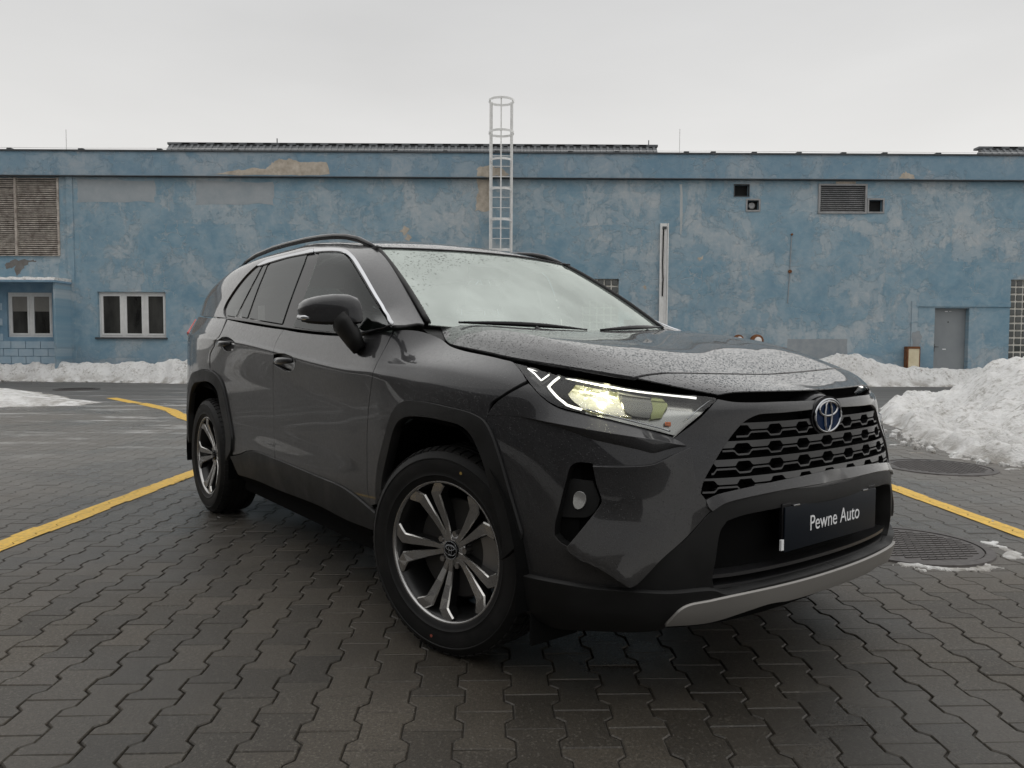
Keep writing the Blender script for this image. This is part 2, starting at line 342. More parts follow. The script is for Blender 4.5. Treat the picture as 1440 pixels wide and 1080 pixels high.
def make_body():
    xw = np.array([[q[0], q[1]] for q in ST]); Z = np.array([q[2] for q in ST]); D = np.array([q[3] for q in ST])
    # mirror at both ends for zero slope
    L = np.concatenate([[0], np.cumsum(np.hypot(*np.diff(xw, axis=0).T))])
    def mir(V, sg): return np.concatenate([sg*V[3:0:-1], V, sg*V[-2:-5:-1]])
    Lm = np.concatenate([-L[3:0:-1], L, 2*L[-1]-L[-2:-5:-1]])
    a = np.arange(-0.9, L[-1]+0.3, .012)
    x = cspline(Lm, mir(xw[:, 0], 1), a); w = cspline(Lm, mir(xw[:, 1], -1), a)
    z = pchip(Lm, mir(Z, 1), a); d = pchip(Lm, mir(D, 1), a)
    # light smoothing along a
    for q in (z, d):
        for _ in range(14): q[1:-1] = .25*q[:-2] + .5*q[1:-1] + .25*q[2:]
    tx = np.gradient(x); tw = np.gradient(w); tl = np.hypot(tx, tw); nx, nw = tw/tl, -tx/tl
    nx, nw = -(-nx), nw
    b = np.arange(0, 7*.13+1e-9, .006)
    lev = np.arange(8)*.13
    zz = pchip(lev, z.T, b).T; dd = pchip(lev, d.T, b).T
    G = np.stack([x[:, None]+nx[:, None]*dd, -(w[:, None]+nw[:, None]*dd), zz], -1)
    S = Surf(a, b, G); S.L = L; S.sg = 1
    return S
BODY = make_body()
# ---------- greenhouse + roof + windscreen: a = -x, b = section position ----------
def zr(x): return pchip([-3.62,-3.5,-3.35,-3.2,-3.0,-2.6,-2.2,-1.8,-1.45,-1.2,-1.045,-.39,-.2],[1.245,1.30,1.38,1.445,1.50,1.562,1.580,1.580,1.556,1.523,1.492,1.120,1.01],x)
def wr(x): return pchip([-3.62,-3.3,-3.0,-2.4,-1.8,-1.4,-1.045,-.39,-.2],[.60,.57,.585,.595,.60,.60,.585,.695,.73],x)
def zc(x): return pchip([-3.66,-3.52,-3.40,-3.2,-2.8,-2.3,-1.9,-1.55,-1.25,-.99,-.905,-.60,-.22,0],[1.27,1.44,1.56,1.60,1.630,1.645,1.640,1.615,1.573,1.524,1.494,1.318,1.10,.98],x)
def zb(x): return pchip([q[0] for q in ST[::-1] if -3.6<q[0]<-.4]+[-.34,-.2],[q[2][7] for q in ST[::-1] if -3.6<q[0]<-.4]+[1.118,1.05],x)
def wb(x): return pchip([-3.55,-3.3,-3.0,-2.6,-2.1,-1.5,-1.0,-.45,-.3],[.64,.762,.822,.851,.862,.860,.860,.858,.85],x)
def wf(x, z): return wb(x) - .150*np.clip((z-zb(x))/.40, 0, 2)**1.12
def make_green():
    X = np.arange(-3.60, -.335, .012); lev = np.array([0, .13, .26, .39, .45, .60, .75, .90, 1.05, 1.20])
    b = np.arange(0, 1.2001, .006); rows = []
    for x in X:
        B, R, Wr, Cz = zb(x), zr(x), wr(x), zc(x)
        zs = R - min(.055, .42*max(R-B, .002)); 
        z3 = [B, B+(zs-B)*.34, B+(zs-B)*.68, zs]
        w3 = [wf(x, q) for q in z3]
        fr = np.clip((x+1.1)/.6, 0, 1)
        ws = w3[3] - (w3[3]-Wr)*(.12+.05*fr)
        w3[3] = ws
        zs = list(z3); wsx = list(w3)
        wsx.append(Wr + .30*(ws-Wr)); zs.append(R - .22*(R-z3[3]))
        for k in range(5):
            q = (k)/4.; 
            wsx.append(Wr*(1-q)); zs.append(R + (Cz-R)*(1-(1-q)**2.0))
        rows.append(np.stack([np.full(len(b), x), -pchip(lev, wsx, b), pchip(lev, zs, b)], -1))
    G = np.array(rows)[::-1]
    for _ in range(3): G[1:-1] = .25*G[:-2]+.5*G[1:-1]+.25*G[2:]
    S = Surf(-X[::-1], b, G); S.sg = 1
    return S
GREEN = make_green()
# ---------- bonnet: a = position along rows*0.2, b = across (0 centre .. 0.7 edge) ----------
HR = [ # edge x,w,z | centre x,z | ridge z
 (-.425,.63,1.123,-.30,1.112,1.130),(-.27,.695,1.060,-.17,1.106,1.118),(-.09,.735,1.036,.01,1.088,1.104),(.2,.752,1.006,.27,1.050,1.066),
 (.42,.700,.982,.48,1.006,1.018),(.622,.596,.949,.665,.953,.962),(.785,.430,.904,.848,.911,.913)]
def make_hood():
    n = len(HR); r = np.arange(n)*.2; a = np.arange(0, (n-1)*.2+1e-9, .008)
    Q = cspline(r, np.array(HR), a); b = np.arange(-.70, .7001, .0125/2); q = np.abs(b)/.7
    G = []
    for xe, we, ze, xc, zcn, zrg in Q:
        z = pchip([-.45, 0, .45, .78, .90, 1.0], [zcn+.55*(zrg-zcn), zcn, zcn+.55*(zrg-zcn), zrg, zrg-.32*(zrg-ze), ze], q)
        G.append(np.stack([xc+(xe-xc)*q**2, -we*b/.7, z], -1))
    S = Surf(a, b, np.array(G)); S.sg = 1
    return S
HOOD = make_hood()
for S in (BODY, GREEN, HOOD):   # orient normals outward
    c = np.array([-1.3, 0, .5]); m = (S.A[len(S.A)//2], S.B[len(S.B)*2//3])
    if np.dot(S.N(*m), S.P(*m)-c) < 0: S.sg = -1
PANELS = {
 'fender': ('B', [(1.9284,0.906),(1.9321,0.8889),(1.9299,0.8655),(1.9272,0.8401),(1.9246,0.8127),(1.9283,0.7408),(1.9337,0.6342),(1.9523,0.5858),(1.9649,0.5603),(1.9764,0.5344),(1.9846,0.5067),(1.9903,0.4806),(1.9938,0.4529),(1.9951,0.4248),(1.995,0.3962),(1.9929,0.3682),(1.9878,0.3379),(1.9809,0.3088),(1.9722,0.2824),(1.9596,0.2574),(1.9478,0.2336),(1.8788,0.253),(1.881,0.3521),(1.8539,0.4069),(1.8089,0.4652),(1.7489,0.5365),(1.6689,0.5845),(1.5588,0.6011),(1.3882,0.6009),(1.267,0.5946),(1.2212,0.5764),(1.2158,0.667),(1.1865,0.7074),(1.1586,0.7492),(1.1314,0.7894),(1.1091,0.8283),(1.1534,0.8691),(1.2207,0.906),(1.2656,0.906),(1.3117,0.906),(1.3539,0.906),(1.4006,0.906),(1.4565,0.906),(1.5226,0.906),(1.585,0.906),(1.6743,0.9038),(1.7393,0.906),(1.7868,0.906),(1.798,0.906),(1.8335,0.906),(1.8732,0.906),(1.8995,0.906)]),
 'front_door': ('B', [(2.9759,0.8965),(2.8031,0.8941),(2.7068,0.8948),(2.597,0.8958),(2.4863,0.8968),(2.3876,0.8987),(2.2868,0.9013),(2.1953,0.9038),(2.1108,0.9047),(2.0367,0.9031),(1.978,0.9039),(1.9365,0.906),(1.9342,0.8863),(1.9299,0.8655),(1.9268,0.8402),(1.9246,0.8127),(1.9283,0.7408),(1.9337,0.6342),(1.9523,0.5858),(1.9649,0.5603),(1.9764,0.5344),(1.9846,0.5067),(1.9903,0.4806),(1.9938,0.4529),(1.9951,0.4248),(1.995,0.3962),(1.9929,0.3682),(1.9883,0.3383),(1.982,0.3096),(1.9722,0.2824),(1.953,0.2503),(1.9345,0.2186),(1.99,0.2293),(2.0489,0.2402),(2.1214,0.2525),(2.2087,0.2627),(2.2991,0.2667),(2.405,0.2683),(2.5207,0.2699),(2.6262,0.272),(2.7405,0.2744),(2.8618,0.277),(2.9879,0.28),(3.0075,0.3106),(3.0256,0.3416),(3.0417,0.3814),(3.0465,0.4213),(3.0493,0.4551),(3.0512,0.4827),(3.0522,0.5108),(3.0494,0.5382),(3.0388,0.5615),(3.0172,0.5941),(2.9913,0.6337),(3.0151,0.8169),(3.0003,0.8581)]),
 'rear_door': ('B', [(3.8598,0.9039),(3.6913,0.8993),(3.5366,0.8953),(3.4051,0.894),(3.2727,0.894),(3.1585,0.8946),(2.9759,0.8965),(3.0003,0.8581),(3.0151,0.8169),(2.9913,0.6337),(3.0172,0.5941),(3.0388,0.5615),(3.0494,0.5382),(3.0522,0.5108),(3.0512,0.4827),(3.0493,0.4551),(3.0461,0.4213),(3.0407,0.3815),(3.0246,0.3417),(3.0075,0.3106),(2.9926,0.2795),(3.1543,0.2826),(3.303,0.2822),(3.4101,0.27),(3.5001,0.2492),(3.6287,0.2288),(3.624,0.253),(3.6189,0.3137),(3.6489,0.3545),(3.7289,0.4512),(3.799,0.5049),(3.8991,0.5314),(4.0043,0.5388),(4.0095,0.5641),(3.9999,0.5882),(3.9138,0.6234),(3.8473,0.8106),(3.8515,0.8584)]),
 'sill_cladding': ('B', [(3.6473,0.2209),(3.4707,0.2497),(3.3811,0.2716),(3.2746,0.2834),(3.1826,0.285),(3.0741,0.2834),(2.9612,0.2813),(2.8447,0.2793),(2.7227,0.2767),(2.604,0.2742),(2.4961,0.2719),(2.3808,0.2705),(2.2757,0.2691),(2.186,0.2653),(2.0994,0.2555),(2.0271,0.2436),(1.9637,0.2323),(1.9122,0.2229),(1.8793,0.2175),(1.8823,0.1925),(1.8879,0.1659),(1.9235,0.1535),(2.0032,0.1496),(2.0848,0.1461),(2.1698,0.1441),(2.2406,0.1449),(2.3133,0.1474),(2.3903,0.1502),(2.4749,0.1515),(2.5623,0.1507),(2.6594,0.1487),(2.7618,0.1462),(2.8639,0.1439),(2.9596,0.1425),(3.0675,0.143),(3.1676,0.1445),(3.268,0.1447),(3.4043,0.1411),(3.5434,0.1362),(3.5909,0.1799)]),
 'front_arch': ('B', [(1.8788,0.253),(1.881,0.3521),(1.8539,0.4069),(1.8089,0.4652),(1.7489,0.5365),(1.6689,0.5845),(1.5588,0.6011),(1.3882,0.6009),(1.267,0.5946),(1.2212,0.5764),(1.1604,0.487),(1.1196,0.4087),(1.0659,0.2942),(1.0744,0.2665),(1.1002,0.2435),(1.1459,0.2073),(1.1363,0.271),(1.1717,0.3603),(1.2142,0.4425),(1.2779,0.5138),(1.3232,0.5334),(1.4287,0.5384),(1.5088,0.5373),(1.6638,0.52),(1.7288,0.4873),(1.7939,0.4031),(1.8289,0.3362),(1.8338,0.253)]),
 'rear_arch': ('B', [(4.6318,0.1909),(4.6313,0.3644),(4.5604,0.4535),(4.4494,0.5045),(4.2489,0.5289),(4.0592,0.5357),(3.8991,0.5314),(3.799,0.5049),(3.7289,0.4512),(3.6489,0.3545),(3.6189,0.3137),(3.624,0.253),(3.719,0.1899),(3.7041,0.2879),(3.739,0.3546),(3.809,0.4282),(3.8541,0.4711),(3.9392,0.492),(4.0592,0.4968),(4.199,0.4895),(4.3589,0.4765),(4.4693,0.4345),(4.545,0.3532),(4.5607,0.1771)]),
 'beak': ('B', [(1.0974,0.8153),(1.0661,0.7863),(1.039,0.759),(1.0113,0.7376),(0.9815,0.7228),(0.9546,0.7176),(0.9257,0.7162),(0.8976,0.7152),(0.8733,0.7137),(0.8493,0.7124),(0.8236,0.71),(0.7981,0.7063),(0.7712,0.7008),(0.744,0.6938),(0.7173,0.6854),(0.6892,0.6758),(0.6604,0.6654),(0.6335,0.6543),(0.6113,0.6423),(0.5908,0.6248),(0.5736,0.6075),(0.6015,0.6112),(0.6325,0.6159),(0.6554,0.6204),(0.6816,0.626),(0.7092,0.6322),(0.7366,0.6384),(0.7618,0.6436),(0.7924,0.6489),(0.8211,0.652),(0.8496,0.6534),(0.8788,0.6535),(0.9082,0.653),(0.9371,0.6523),(0.9637,0.6513),(0.99,0.65),(1.0159,0.6483),(1.0506,0.6463),(1.0864,0.6428),(1.1153,0.6376),(1.1459,0.6307),(1.1742,0.6229),(1.225,0.6039),(1.2145,0.6345),(1.2018,0.6653),(1.1779,0.7036),(1.1506,0.7426),(1.1223,0.7809)]),
 'bumper': ('B', [(1.2242,0.5977),(1.2,0.6388),(1.1769,0.682),(1.1555,0.7243),(1.1356,0.7596),(1.1112,0.7883),(1.0888,0.8104),(1.0637,0.7841),(1.0407,0.76),(1.014,0.7393),(0.9848,0.725),(0.9576,0.7199),(0.9281,0.7187),(0.8993,0.7179),(0.8744,0.7167),(0.8499,0.7156),(0.8237,0.7134),(0.7978,0.7097),(0.7702,0.7042),(0.7424,0.697),(0.7151,0.6885),(0.6879,0.6785),(0.661,0.6675),(0.6346,0.6563),(0.6086,0.6455),(0.5803,0.6751),(0.5522,0.7063),(0.5263,0.7409),(0.5052,0.7778),(0.4826,0.8236),(0.4549,0.8751),(0.4331,0.8609),(0.4097,0.8487),(0.3751,0.8411),(0.3362,0.837),(0.2946,0.8352),(0.2492,0.8342),(0.2009,0.8322),(0.1499,0.8299),(0,0.8259),(0,0.7708),(0.1301,0.7624),(0.1826,0.7605),(0.2329,0.7584),(0.2695,0.7585),(0.3046,0.7583),(0.3335,0.7533),(0.3757,0.7257),(0.4013,0.6933),(0.4268,0.6542),(0.4498,0.6175),(0.474,0.5798),(0.4958,0.5461),(0.5122,0.5202),(0.5265,0.4968),(0.5367,0.4774),(0.5449,0.449),(0.5309,0.4305),(0.5038,0.4368),(0.4756,0.4429),(0.4462,0.4486),(0,0.4778),(0,0.4284),(0.409,0.4268),(0.4417,0.4231),(0.4717,0.4176),(0.4948,0.4097),(0.5169,0.3972),(0.5348,0.3812),(0.5533,0.3602),(0.5721,0.3379),(0.5909,0.3179),(0.6139,0.298),(0.6371,0.2801),(0.6607,0.261),(0.6787,0.2444),(0.698,0.2259),(0.717,0.2077),(0.7345,0.1922),(0.749,0.182),(0.7706,0.1764),(0.7933,0.1749),(0.8217,0.1746),(0.8509,0.1747),(0.8813,0.1754),(0.9128,0.1766),(0.9439,0.1774),(0.9705,0.1777),(0.9967,0.1778),(1.0225,0.1781),(1.0552,0.1789),(1.088,0.1798),(1.0659,0.2942),(1.1196,0.4087),(1.1604,0.487),(1.2212,0.5764)]),
 'grille': ('B', [(0,0.7802),(0.1299,0.7647),(0.1825,0.7627),(0.2328,0.7606),(0.2694,0.7605),(0.3044,0.7602),(0.3334,0.7554),(0.3756,0.7296),(0.4036,0.6956),(0.4315,0.6544),(0.4549,0.6176),(0.4788,0.5799),(0.5004,0.5463),(0.5169,0.5203),(0.5311,0.4969),(0.541,0.4775),(0.547,0.449),(0.531,0.4285),(0.5039,0.4348),(0.4757,0.4409),(0.4464,0.4466),(0,0.4733)]),
 'lip_band': ('B', [(0,0.4767),(0.2662,0.4672),(0.3028,0.4648),(0.3393,0.4622),(0.374,0.4594),(0.4055,0.4565),(0.4327,0.4534),(0.4545,0.4505),(0.4799,0.4466),(0.5,0.442),(0.5303,0.4294),(0.5269,0.4115),(0.5167,0.3991),(0.499,0.4099),(0.4793,0.4193),(0.4519,0.4257),(0.4185,0.4302),(0.3881,0.4334),(0.3521,0.4362),(0.3124,0.4385),(0.2712,0.4406),(0,0.4409)]),
 'facet': ('B', [(0.8272,0.4235),(0.8337,0.4414),(0.8428,0.4629),(0.8489,0.488),(0.8545,0.5159),(0.8309,0.5203),(0.8072,0.5234),(0.7837,0.5254),(0.7608,0.5271),(0.7324,0.5289),(0.7046,0.5312),(0.6791,0.5365),(0.6519,0.5498),(0.6256,0.5662),(0.596,0.5828),(0.5658,0.6003),(0.5662,0.5592),(0.5648,0.522),(0.5604,0.4854),(0.5528,0.4555),(0.5336,0.4274),(0.5242,0.395),(0.542,0.3766),(0.5595,0.3575),(0.5769,0.3388),(0.5945,0.3212),(0.6174,0.3014),(0.6405,0.2832),(0.6633,0.2648),(0.6818,0.2481),(0.7008,0.2303),(0.7184,0.2145),(0.7328,0.2039),(0.7499,0.198),(0.7653,0.2065),(0.7827,0.2171),(0.8018,0.2284),(0.8178,0.237),(0.8347,0.2448),(0.8595,0.2526),(0.884,0.2609),(0.9129,0.28),(0.8991,0.2985),(0.8856,0.3174),(0.8721,0.3376),(0.8557,0.3632),(0.8391,0.3908),(0.8288,0.4112)]),
 'facet_top': ('B', [(0.8545,0.5159),(0.8309,0.5203),(0.8072,0.5234),(0.7837,0.5254),(0.7608,0.5271),(0.7324,0.5289),(0.7046,0.5312),(0.6791,0.5365),(0.6519,0.5498),(0.6256,0.5662),(0.596,0.5828),(0.5658,0.6003)]),
 'facet_ridge': ('B', [(0.8449,0.4252),(0.8282,0.4166),(0.8077,0.415),(0.7795,0.4145),(0.7486,0.4139),(0.7198,0.4139),(0.6944,0.4155),(0.6691,0.4185),(0.6441,0.4223),(0.6198,0.4262),(0.5919,0.4308),(0.5647,0.4359),(0.5368,0.4407)]),
 'facet_bot': ('B', [(0.9095,0.2822),(0.8813,0.2636),(0.8574,0.2555),(0.8331,0.2478),(0.8166,0.2401),(0.8011,0.2317),(0.7825,0.2206),(0.7655,0.2102),(0.7505,0.2018)]),
 'fog_recess': ('B', [(0.9318,0.4619),(0.9226,0.4995),(0.9048,0.5171),(0.884,0.523),(0.8607,0.5261),(0.8565,0.5),(0.8511,0.476),(0.8383,0.4499),(0.8285,0.4267),(0.8319,0.4056),(0.8426,0.3841),(0.8584,0.3581),(0.8745,0.334),(0.8884,0.3146),(0.9027,0.2964),(0.9173,0.2784),(0.9446,0.2891),(0.9617,0.3037),(0.9616,0.3258),(0.9564,0.3504),(0.949,0.3799),(0.9432,0.4069),(0.9373,0.4359)]),
 'fog_bezel': ('B', [(0.9359,0.4518),(0.9271,0.46),(0.8936,0.4644),(0.8606,0.4693),(0.8489,0.4452),(0.8374,0.4216),(0.8472,0.3898),(0.8721,0.3616),(0.9024,0.3538),(0.9281,0.3505),(0.9562,0.3485),(0.952,0.3751),(0.9473,0.4023),(0.9418,0.427)]),
 'fog_lens': ('B', [(0.915,0.4138),(0.9097,0.4232),(0.8988,0.4287),(0.8877,0.4282),(0.8808,0.4215),(0.8792,0.4072),(0.8821,0.396),(0.8904,0.3838),(0.9012,0.3775),(0.9102,0.3788),(0.9162,0.3888),(0.9167,0.401)]),
 'lower_black': ('B', [(0.7489,0.1801),(0.7311,0.1965),(0.7132,0.2129),(0.6954,0.2291),(0.6779,0.2449),(0.6607,0.26),(0.6371,0.2791),(0.614,0.297),(0.5909,0.3168),(0.5716,0.3368),(0.5521,0.3591),(0.5329,0.38),(0.5148,0.3961),(0.4937,0.4085),(0.4718,0.4166),(0.4433,0.4221),(0.4091,0.4257),(0.3777,0.4289),(0.3406,0.432),(0.2997,0.4348),(0.2574,0.4372),(0,0.4263),(0,0.3808),(0.2612,0.3879),(0.3038,0.3866),(0.345,0.385),(0.3819,0.3826),(0.4124,0.3791),(0.442,0.3729),(0.4676,0.366),(0.4881,0.3388),(0.4942,0.3182),(0.4985,0.2925),(0.5019,0.2667),(0.5047,0.2449),(0.5088,0.2196),(0.5095,0.1977),(0.4986,0.168),(0.5284,0.1686),(0.5578,0.1686),(0.586,0.1683),(0.6125,0.1681),(0.6368,0.1682),(0.6665,0.1689),(0.6939,0.1701),(0.717,0.1724)]),
 'intake': ('B', [(0,0.3832),(0.2613,0.3902),(0.3037,0.3888),(0.3448,0.3872),(0.3818,0.3848),(0.4124,0.3814),(0.4432,0.3752),(0.4699,0.3684),(0.4904,0.3389),(0.4963,0.3181),(0.5007,0.2925),(0.5041,0.2668),(0.5069,0.245),(0.5118,0.2194),(0.5118,0.1979),(0.4948,0.1736),(0.4592,0.1603),(0.4299,0.1603),(0.3939,0.1642),(0.356,0.1675),(0,0.1669)]),
 'lower_grille': ('B', [(0,0.2163),(0.3313,0.2085),(0.366,0.2068),(0.401,0.2047),(0.4323,0.202),(0.4555,0.1982),(0.4821,0.1885),(0.4822,0.1723),(0.4383,0.1424),(0.401,0.1455),(0.362,0.148),(0.3213,0.1497),(0,0.1462)]),
 'lip': ('B', [(1.0763,0.1871),(1.0446,0.1861),(1.0131,0.1852),(0.9882,0.1848),(0.9629,0.1846),(0.9373,0.1842),(0.9073,0.1833),(0.877,0.1822),(0.8478,0.1812),(0.8223,0.181),(0.7975,0.1811),(0.7707,0.1809),(0.7472,0.1802),(0.7218,0.1789),(0.6952,0.1773),(0.6682,0.1759),(0.6417,0.175),(0.6148,0.1754),(0.5862,0.1768),(0.5576,0.178),(0.531,0.1781),(0.5088,0.1759),(0.4702,0.1628),(0.4416,0.1625),(0.4073,0.1656),(0.3709,0.1679),(0,0.1704),(0,0.1442),(0.3655,0.1432),(0.4,0.1437),(0.4347,0.1444),(0.4685,0.1447),(0.5005,0.1441),(0.5302,0.1424),(0.5568,0.1393),(0.5796,0.1347),(0.5979,0.1283),(0.616,0.1137),(0.6271,0.0942),(0.6403,0.0767),(0.6603,0.067),(0.6839,0.0625),(0.7109,0.0595),(0.7377,0.0573),(0.7683,0.056),(0.801,0.0548),(0.8336,0.0529),(0.8645,0.0502),(0.8959,0.0452),(0.9276,0.0391),(0.9588,0.0344),(0.9881,0.034),(1.0184,0.043),(1.0438,0.058),(1.0697,0.0719),(1.0635,0.1074),(1.0657,0.1348),(1.0707,0.1617)]),
 'skid': ('B', [(0.6451,0.0922),(0.6315,0.1113),(0.6169,0.1274),(0.5988,0.1406),(0.5767,0.1479),(0.5513,0.151),(0.5229,0.1537),(0.4991,0.1565),(0.4728,0.1589),(0.4446,0.1608),(0.4148,0.162),(0.3839,0.1626),(0,0.1629),(0,0.1165),(0.2423,0.1173),(0.2721,0.1199),(0.3045,0.1213),(0.333,0.1203),(0.3664,0.1174),(0.4011,0.1131),(0.4341,0.1078),(0.4634,0.1023),(0.4871,0.0982),(0.5154,0.0944),(0.5426,0.0927),(0.567,0.0924),(0.5935,0.0927),(0.6199,0.0929)]),
 'headlight': ('B', [(1.2189,0.906),(1.1842,0.906),(1.1487,0.906),(1.1161,0.9037),(1.0816,0.9011),(1.0469,0.8996),(1.0131,0.8997),(0.9813,0.9019),(0.9479,0.9055),(0.9134,0.906),(0.8793,0.906),(0.8463,0.906),(0.8124,0.906),(0.779,0.906),(0.7466,0.906),(0.7148,0.906),(0.6817,0.906),(0.6496,0.906),(0.6185,0.906),(0.5879,0.906),(0.556,0.906),(0.5231,0.906),(0.4896,0.9018),(0.4569,0.8898),(0.4573,0.8752),(0.494,0.8141),(0.5252,0.7611),(0.5448,0.7327),(0.5655,0.7057),(0.5868,0.6798),(0.608,0.6551),(0.6342,0.6647),(0.6608,0.6745),(0.6878,0.6842),(0.715,0.6934),(0.7424,0.7019),(0.7703,0.7094),(0.7979,0.7154),(0.824,0.7194),(0.8502,0.7217),(0.8748,0.7228),(0.8997,0.724),(0.9289,0.7253),(0.9589,0.7271),(0.9867,0.7328),(1.017,0.7476),(1.0455,0.7697),(1.0767,0.8017),(1.1122,0.8358),(1.1707,0.881)]),
 'drl_main': ('B', [(0.5193,0.8996),(0.5474,0.9047),(0.5751,0.906),(0.6028,0.906),(0.6315,0.906),(0.6589,0.906),(0.6888,0.906),(0.7208,0.906),(0.7541,0.906),(0.788,0.906),(0.8258,0.906),(0.8619,0.906),(0.896,0.906),(0.9275,0.906),(0.9578,0.906),(0.986,0.906),(1.0143,0.906),(1.0268,0.8725),(1.0348,0.8337),(1.0118,0.8068),(0.9918,0.7804),(0.9577,0.7505),(0.9333,0.7451),(0.9075,0.7429)]),
 'drl_tri': ('B', [(1.1501,0.906),(1.1001,0.906),(1.0543,0.906),(1.0709,0.8604),(1.1096,0.888)]),
 'drl_front': ('B', [(0.4656,0.8953),(0.4914,0.8626),(0.5164,0.8237),(0.5423,0.7745),(0.5651,0.7363)]),
 'reflector': ('B', [(0.9686,0.844),(0.956,0.906),(0.9229,0.906),(0.8878,0.906),(0.8574,0.906),(0.8252,0.906),(0.7922,0.906),(0.7785,0.886),(0.7666,0.8482),(0.752,0.8026),(0.737,0.7565),(0.7695,0.757),(0.802,0.7559),(0.8323,0.7548),(0.8708,0.7511),(0.906,0.7562),(0.9356,0.7933)]),
 'projector': ('B', [(0.7909,0.9045),(0.7591,0.8995),(0.7286,0.8947),(0.6974,0.8922),(0.6676,0.8898),(0.6656,0.8182),(0.6778,0.7512),(0.7064,0.754),(0.7329,0.7582),(0.7577,0.7753),(0.7727,0.8443)]),
 'proj_side': ('B', [(0.6611,0.9011),(0.6292,0.898),(0.6151,0.8574),(0.6278,0.8054),(0.6385,0.7551),(0.6721,0.7455),(0.6675,0.8274)]),
 'chrome_low': ('B', [(0.8948,0.7526),(0.866,0.75),(0.8373,0.7468),(0.8078,0.7425),(0.7748,0.7364),(0.7413,0.7284),(0.7102,0.7192),(0.6731,0.7064),(0.6426,0.6938),(0.6172,0.6799)]),
 'amber': ('B', [(0.6264,0.7284),(0.6116,0.7277),(0.612,0.7084),(0.6268,0.7127)]),
 'belt_mold': ('G', [(0.3851,0.3574),(0.4154,0),(0.4933,0.0235),(0.5791,0.0328),(0.6705,0.0177),(0.7663,0.008),(0.8611,0.0026),(0.9753,0.0003),(1.088,0.0011),(1.1818,0.0025),(1.2743,0.0041),(1.4479,0.0056),(1.5648,0.0067),(1.7119,0.0076),(1.87,0.0083),(2.016,0.009),(2.184,0.01),(2.3563,0.0108),(2.3383,0),(2.1681,0),(2.0019,0),(1.8623,0),(1.7134,0),(1.5683,0),(1.4381,0),(1.306,0),(1.1862,0),(1.0787,0),(0.9628,0),(0.8541,0),(0.7596,0),(0.6639,0),(0.5727,0),(0.4877,0),(0.4113,0),(0.3667,0.259)]),
 'surround': ('G', [(0.398,0.3831),(0.4969,0.4044),(0.5719,0.4067),(0.6289,0.4039),(0.6855,0.4012),(0.7529,0.3985),(0.8234,0.3973),(0.8931,0.398),(1.0351,0.4068),(1.1895,0.4208),(1.302,0.419),(1.3993,0.4156),(1.5115,0.4106),(1.5951,0.4002),(1.6916,0.387),(1.8009,0.3795),(1.9548,0.3789),(2.0874,0.3735),(2.185,0.3503),(2.2501,0.319),(2.3181,0.2789),(2.3651,0.24),(2.4125,0.1963),(2.4532,0.1535),(2.4887,0.1055),(2.4998,0.0617),(2.4551,0.0216),(2.386,0.0046),(2.2002,0),(2.0221,0),(1.8803,0),(1.7308,0),(1.5858,0),(1.4556,0),(1.3233,0),(1.2033,0),(1.0956,0),(0.9791,0),(0.8697,0),(0.7745,0),(0.6783,0.0012),(0.5876,0.009),(0.502,0),(0.4236,0)]),
 'chrome_front': ('G', [(0.4211,0.3961),(0.508,0.4058),(0.5749,0.4066),(0.6275,0.4035),(0.6804,0.4007),(0.7476,0.3981),(0.8186,0.3971),(0.8886,0.3979),(1.0281,0.4059),(1.1787,0.4188),(1.2907,0.4169),(1.3831,0.4117),(1.4978,0.4082),(1.4486,0.3919),(1.3344,0.3974),(1.2426,0.4038),(1.1397,0.406),(1.0228,0.3971),(0.8887,0.3871),(0.8189,0.3864),(0.7469,0.3888),(0.679,0.3932),(0.6263,0.3974),(0.5743,0.4014),(0.5066,0.3999),(0.4156,0.3731)]),
 'chrome_rear': ('G', [(1.5071,0.4069),(1.5864,0.3945),(1.6841,0.3834),(1.7895,0.3772),(1.9431,0.3768),(2.0752,0.3713),(2.1693,0.346),(2.1308,0.3426),(1.9821,0.3513),(1.8786,0.357),(1.7657,0.3617),(1.6643,0.3679),(1.5606,0.3774),(1.464,0.3884)]),
 'front_glass': ('G', [(1.3878,0.3905),(1.3121,0.3972),(1.2455,0.4028),(1.1407,0.4037),(1.0367,0.3915),(0.9679,0.3815),(0.898,0.3744),(0.8271,0.3721),(0.754,0.3739),(0.6839,0.3799),(0.6284,0.3879),(0.5742,0.3958),(0.5054,0.3936),(0.4088,0.3504),(0.4503,0.0862),(0.5205,0.0569),(0.5968,0.0417),(0.6866,0.0224),(0.7839,0.0126),(0.8803,0.007),(0.9937,0.0044),(1.1087,0.0047),(1.2266,0.0062),(1.3501,0.0081),(1.3449,0.0491),(1.34,0.0903),(1.3369,0.1316),(1.3353,0.1727),(1.3357,0.2139),(1.3399,0.256),(1.3451,0.2985),(1.354,0.3419)]),
 'rear_glass': ('G', [(1.5293,0.3825),(1.6527,0.3688),(1.7813,0.3607),(1.8818,0.3568),(1.9811,0.3521),(1.9747,0.302),(1.9769,0.2544),(1.9778,0.205),(1.9791,0.1611),(1.9797,0.115),(1.9819,0.0681),(1.9861,0.0216),(1.8645,0.0195),(1.7475,0.018),(1.6248,0.017),(1.5054,0.016),(1.5023,0.057),(1.4998,0.0981),(1.4977,0.1433),(1.4954,0.1846),(1.4948,0.23),(1.4983,0.2788),(1.5017,0.3284)]),
 'fixed_glass': ('G', [(2.0213,0.3511),(2.0698,0.3436),(2.0784,0.292),(2.092,0.2415),(2.1091,0.1911),(2.1296,0.1377),(2.1517,0.0822),(2.1773,0.026),(2.0269,0.0217),(2.0202,0.0811),(2.0168,0.1405),(2.0141,0.1975),(2.0131,0.2483),(2.0131,0.2985)]),
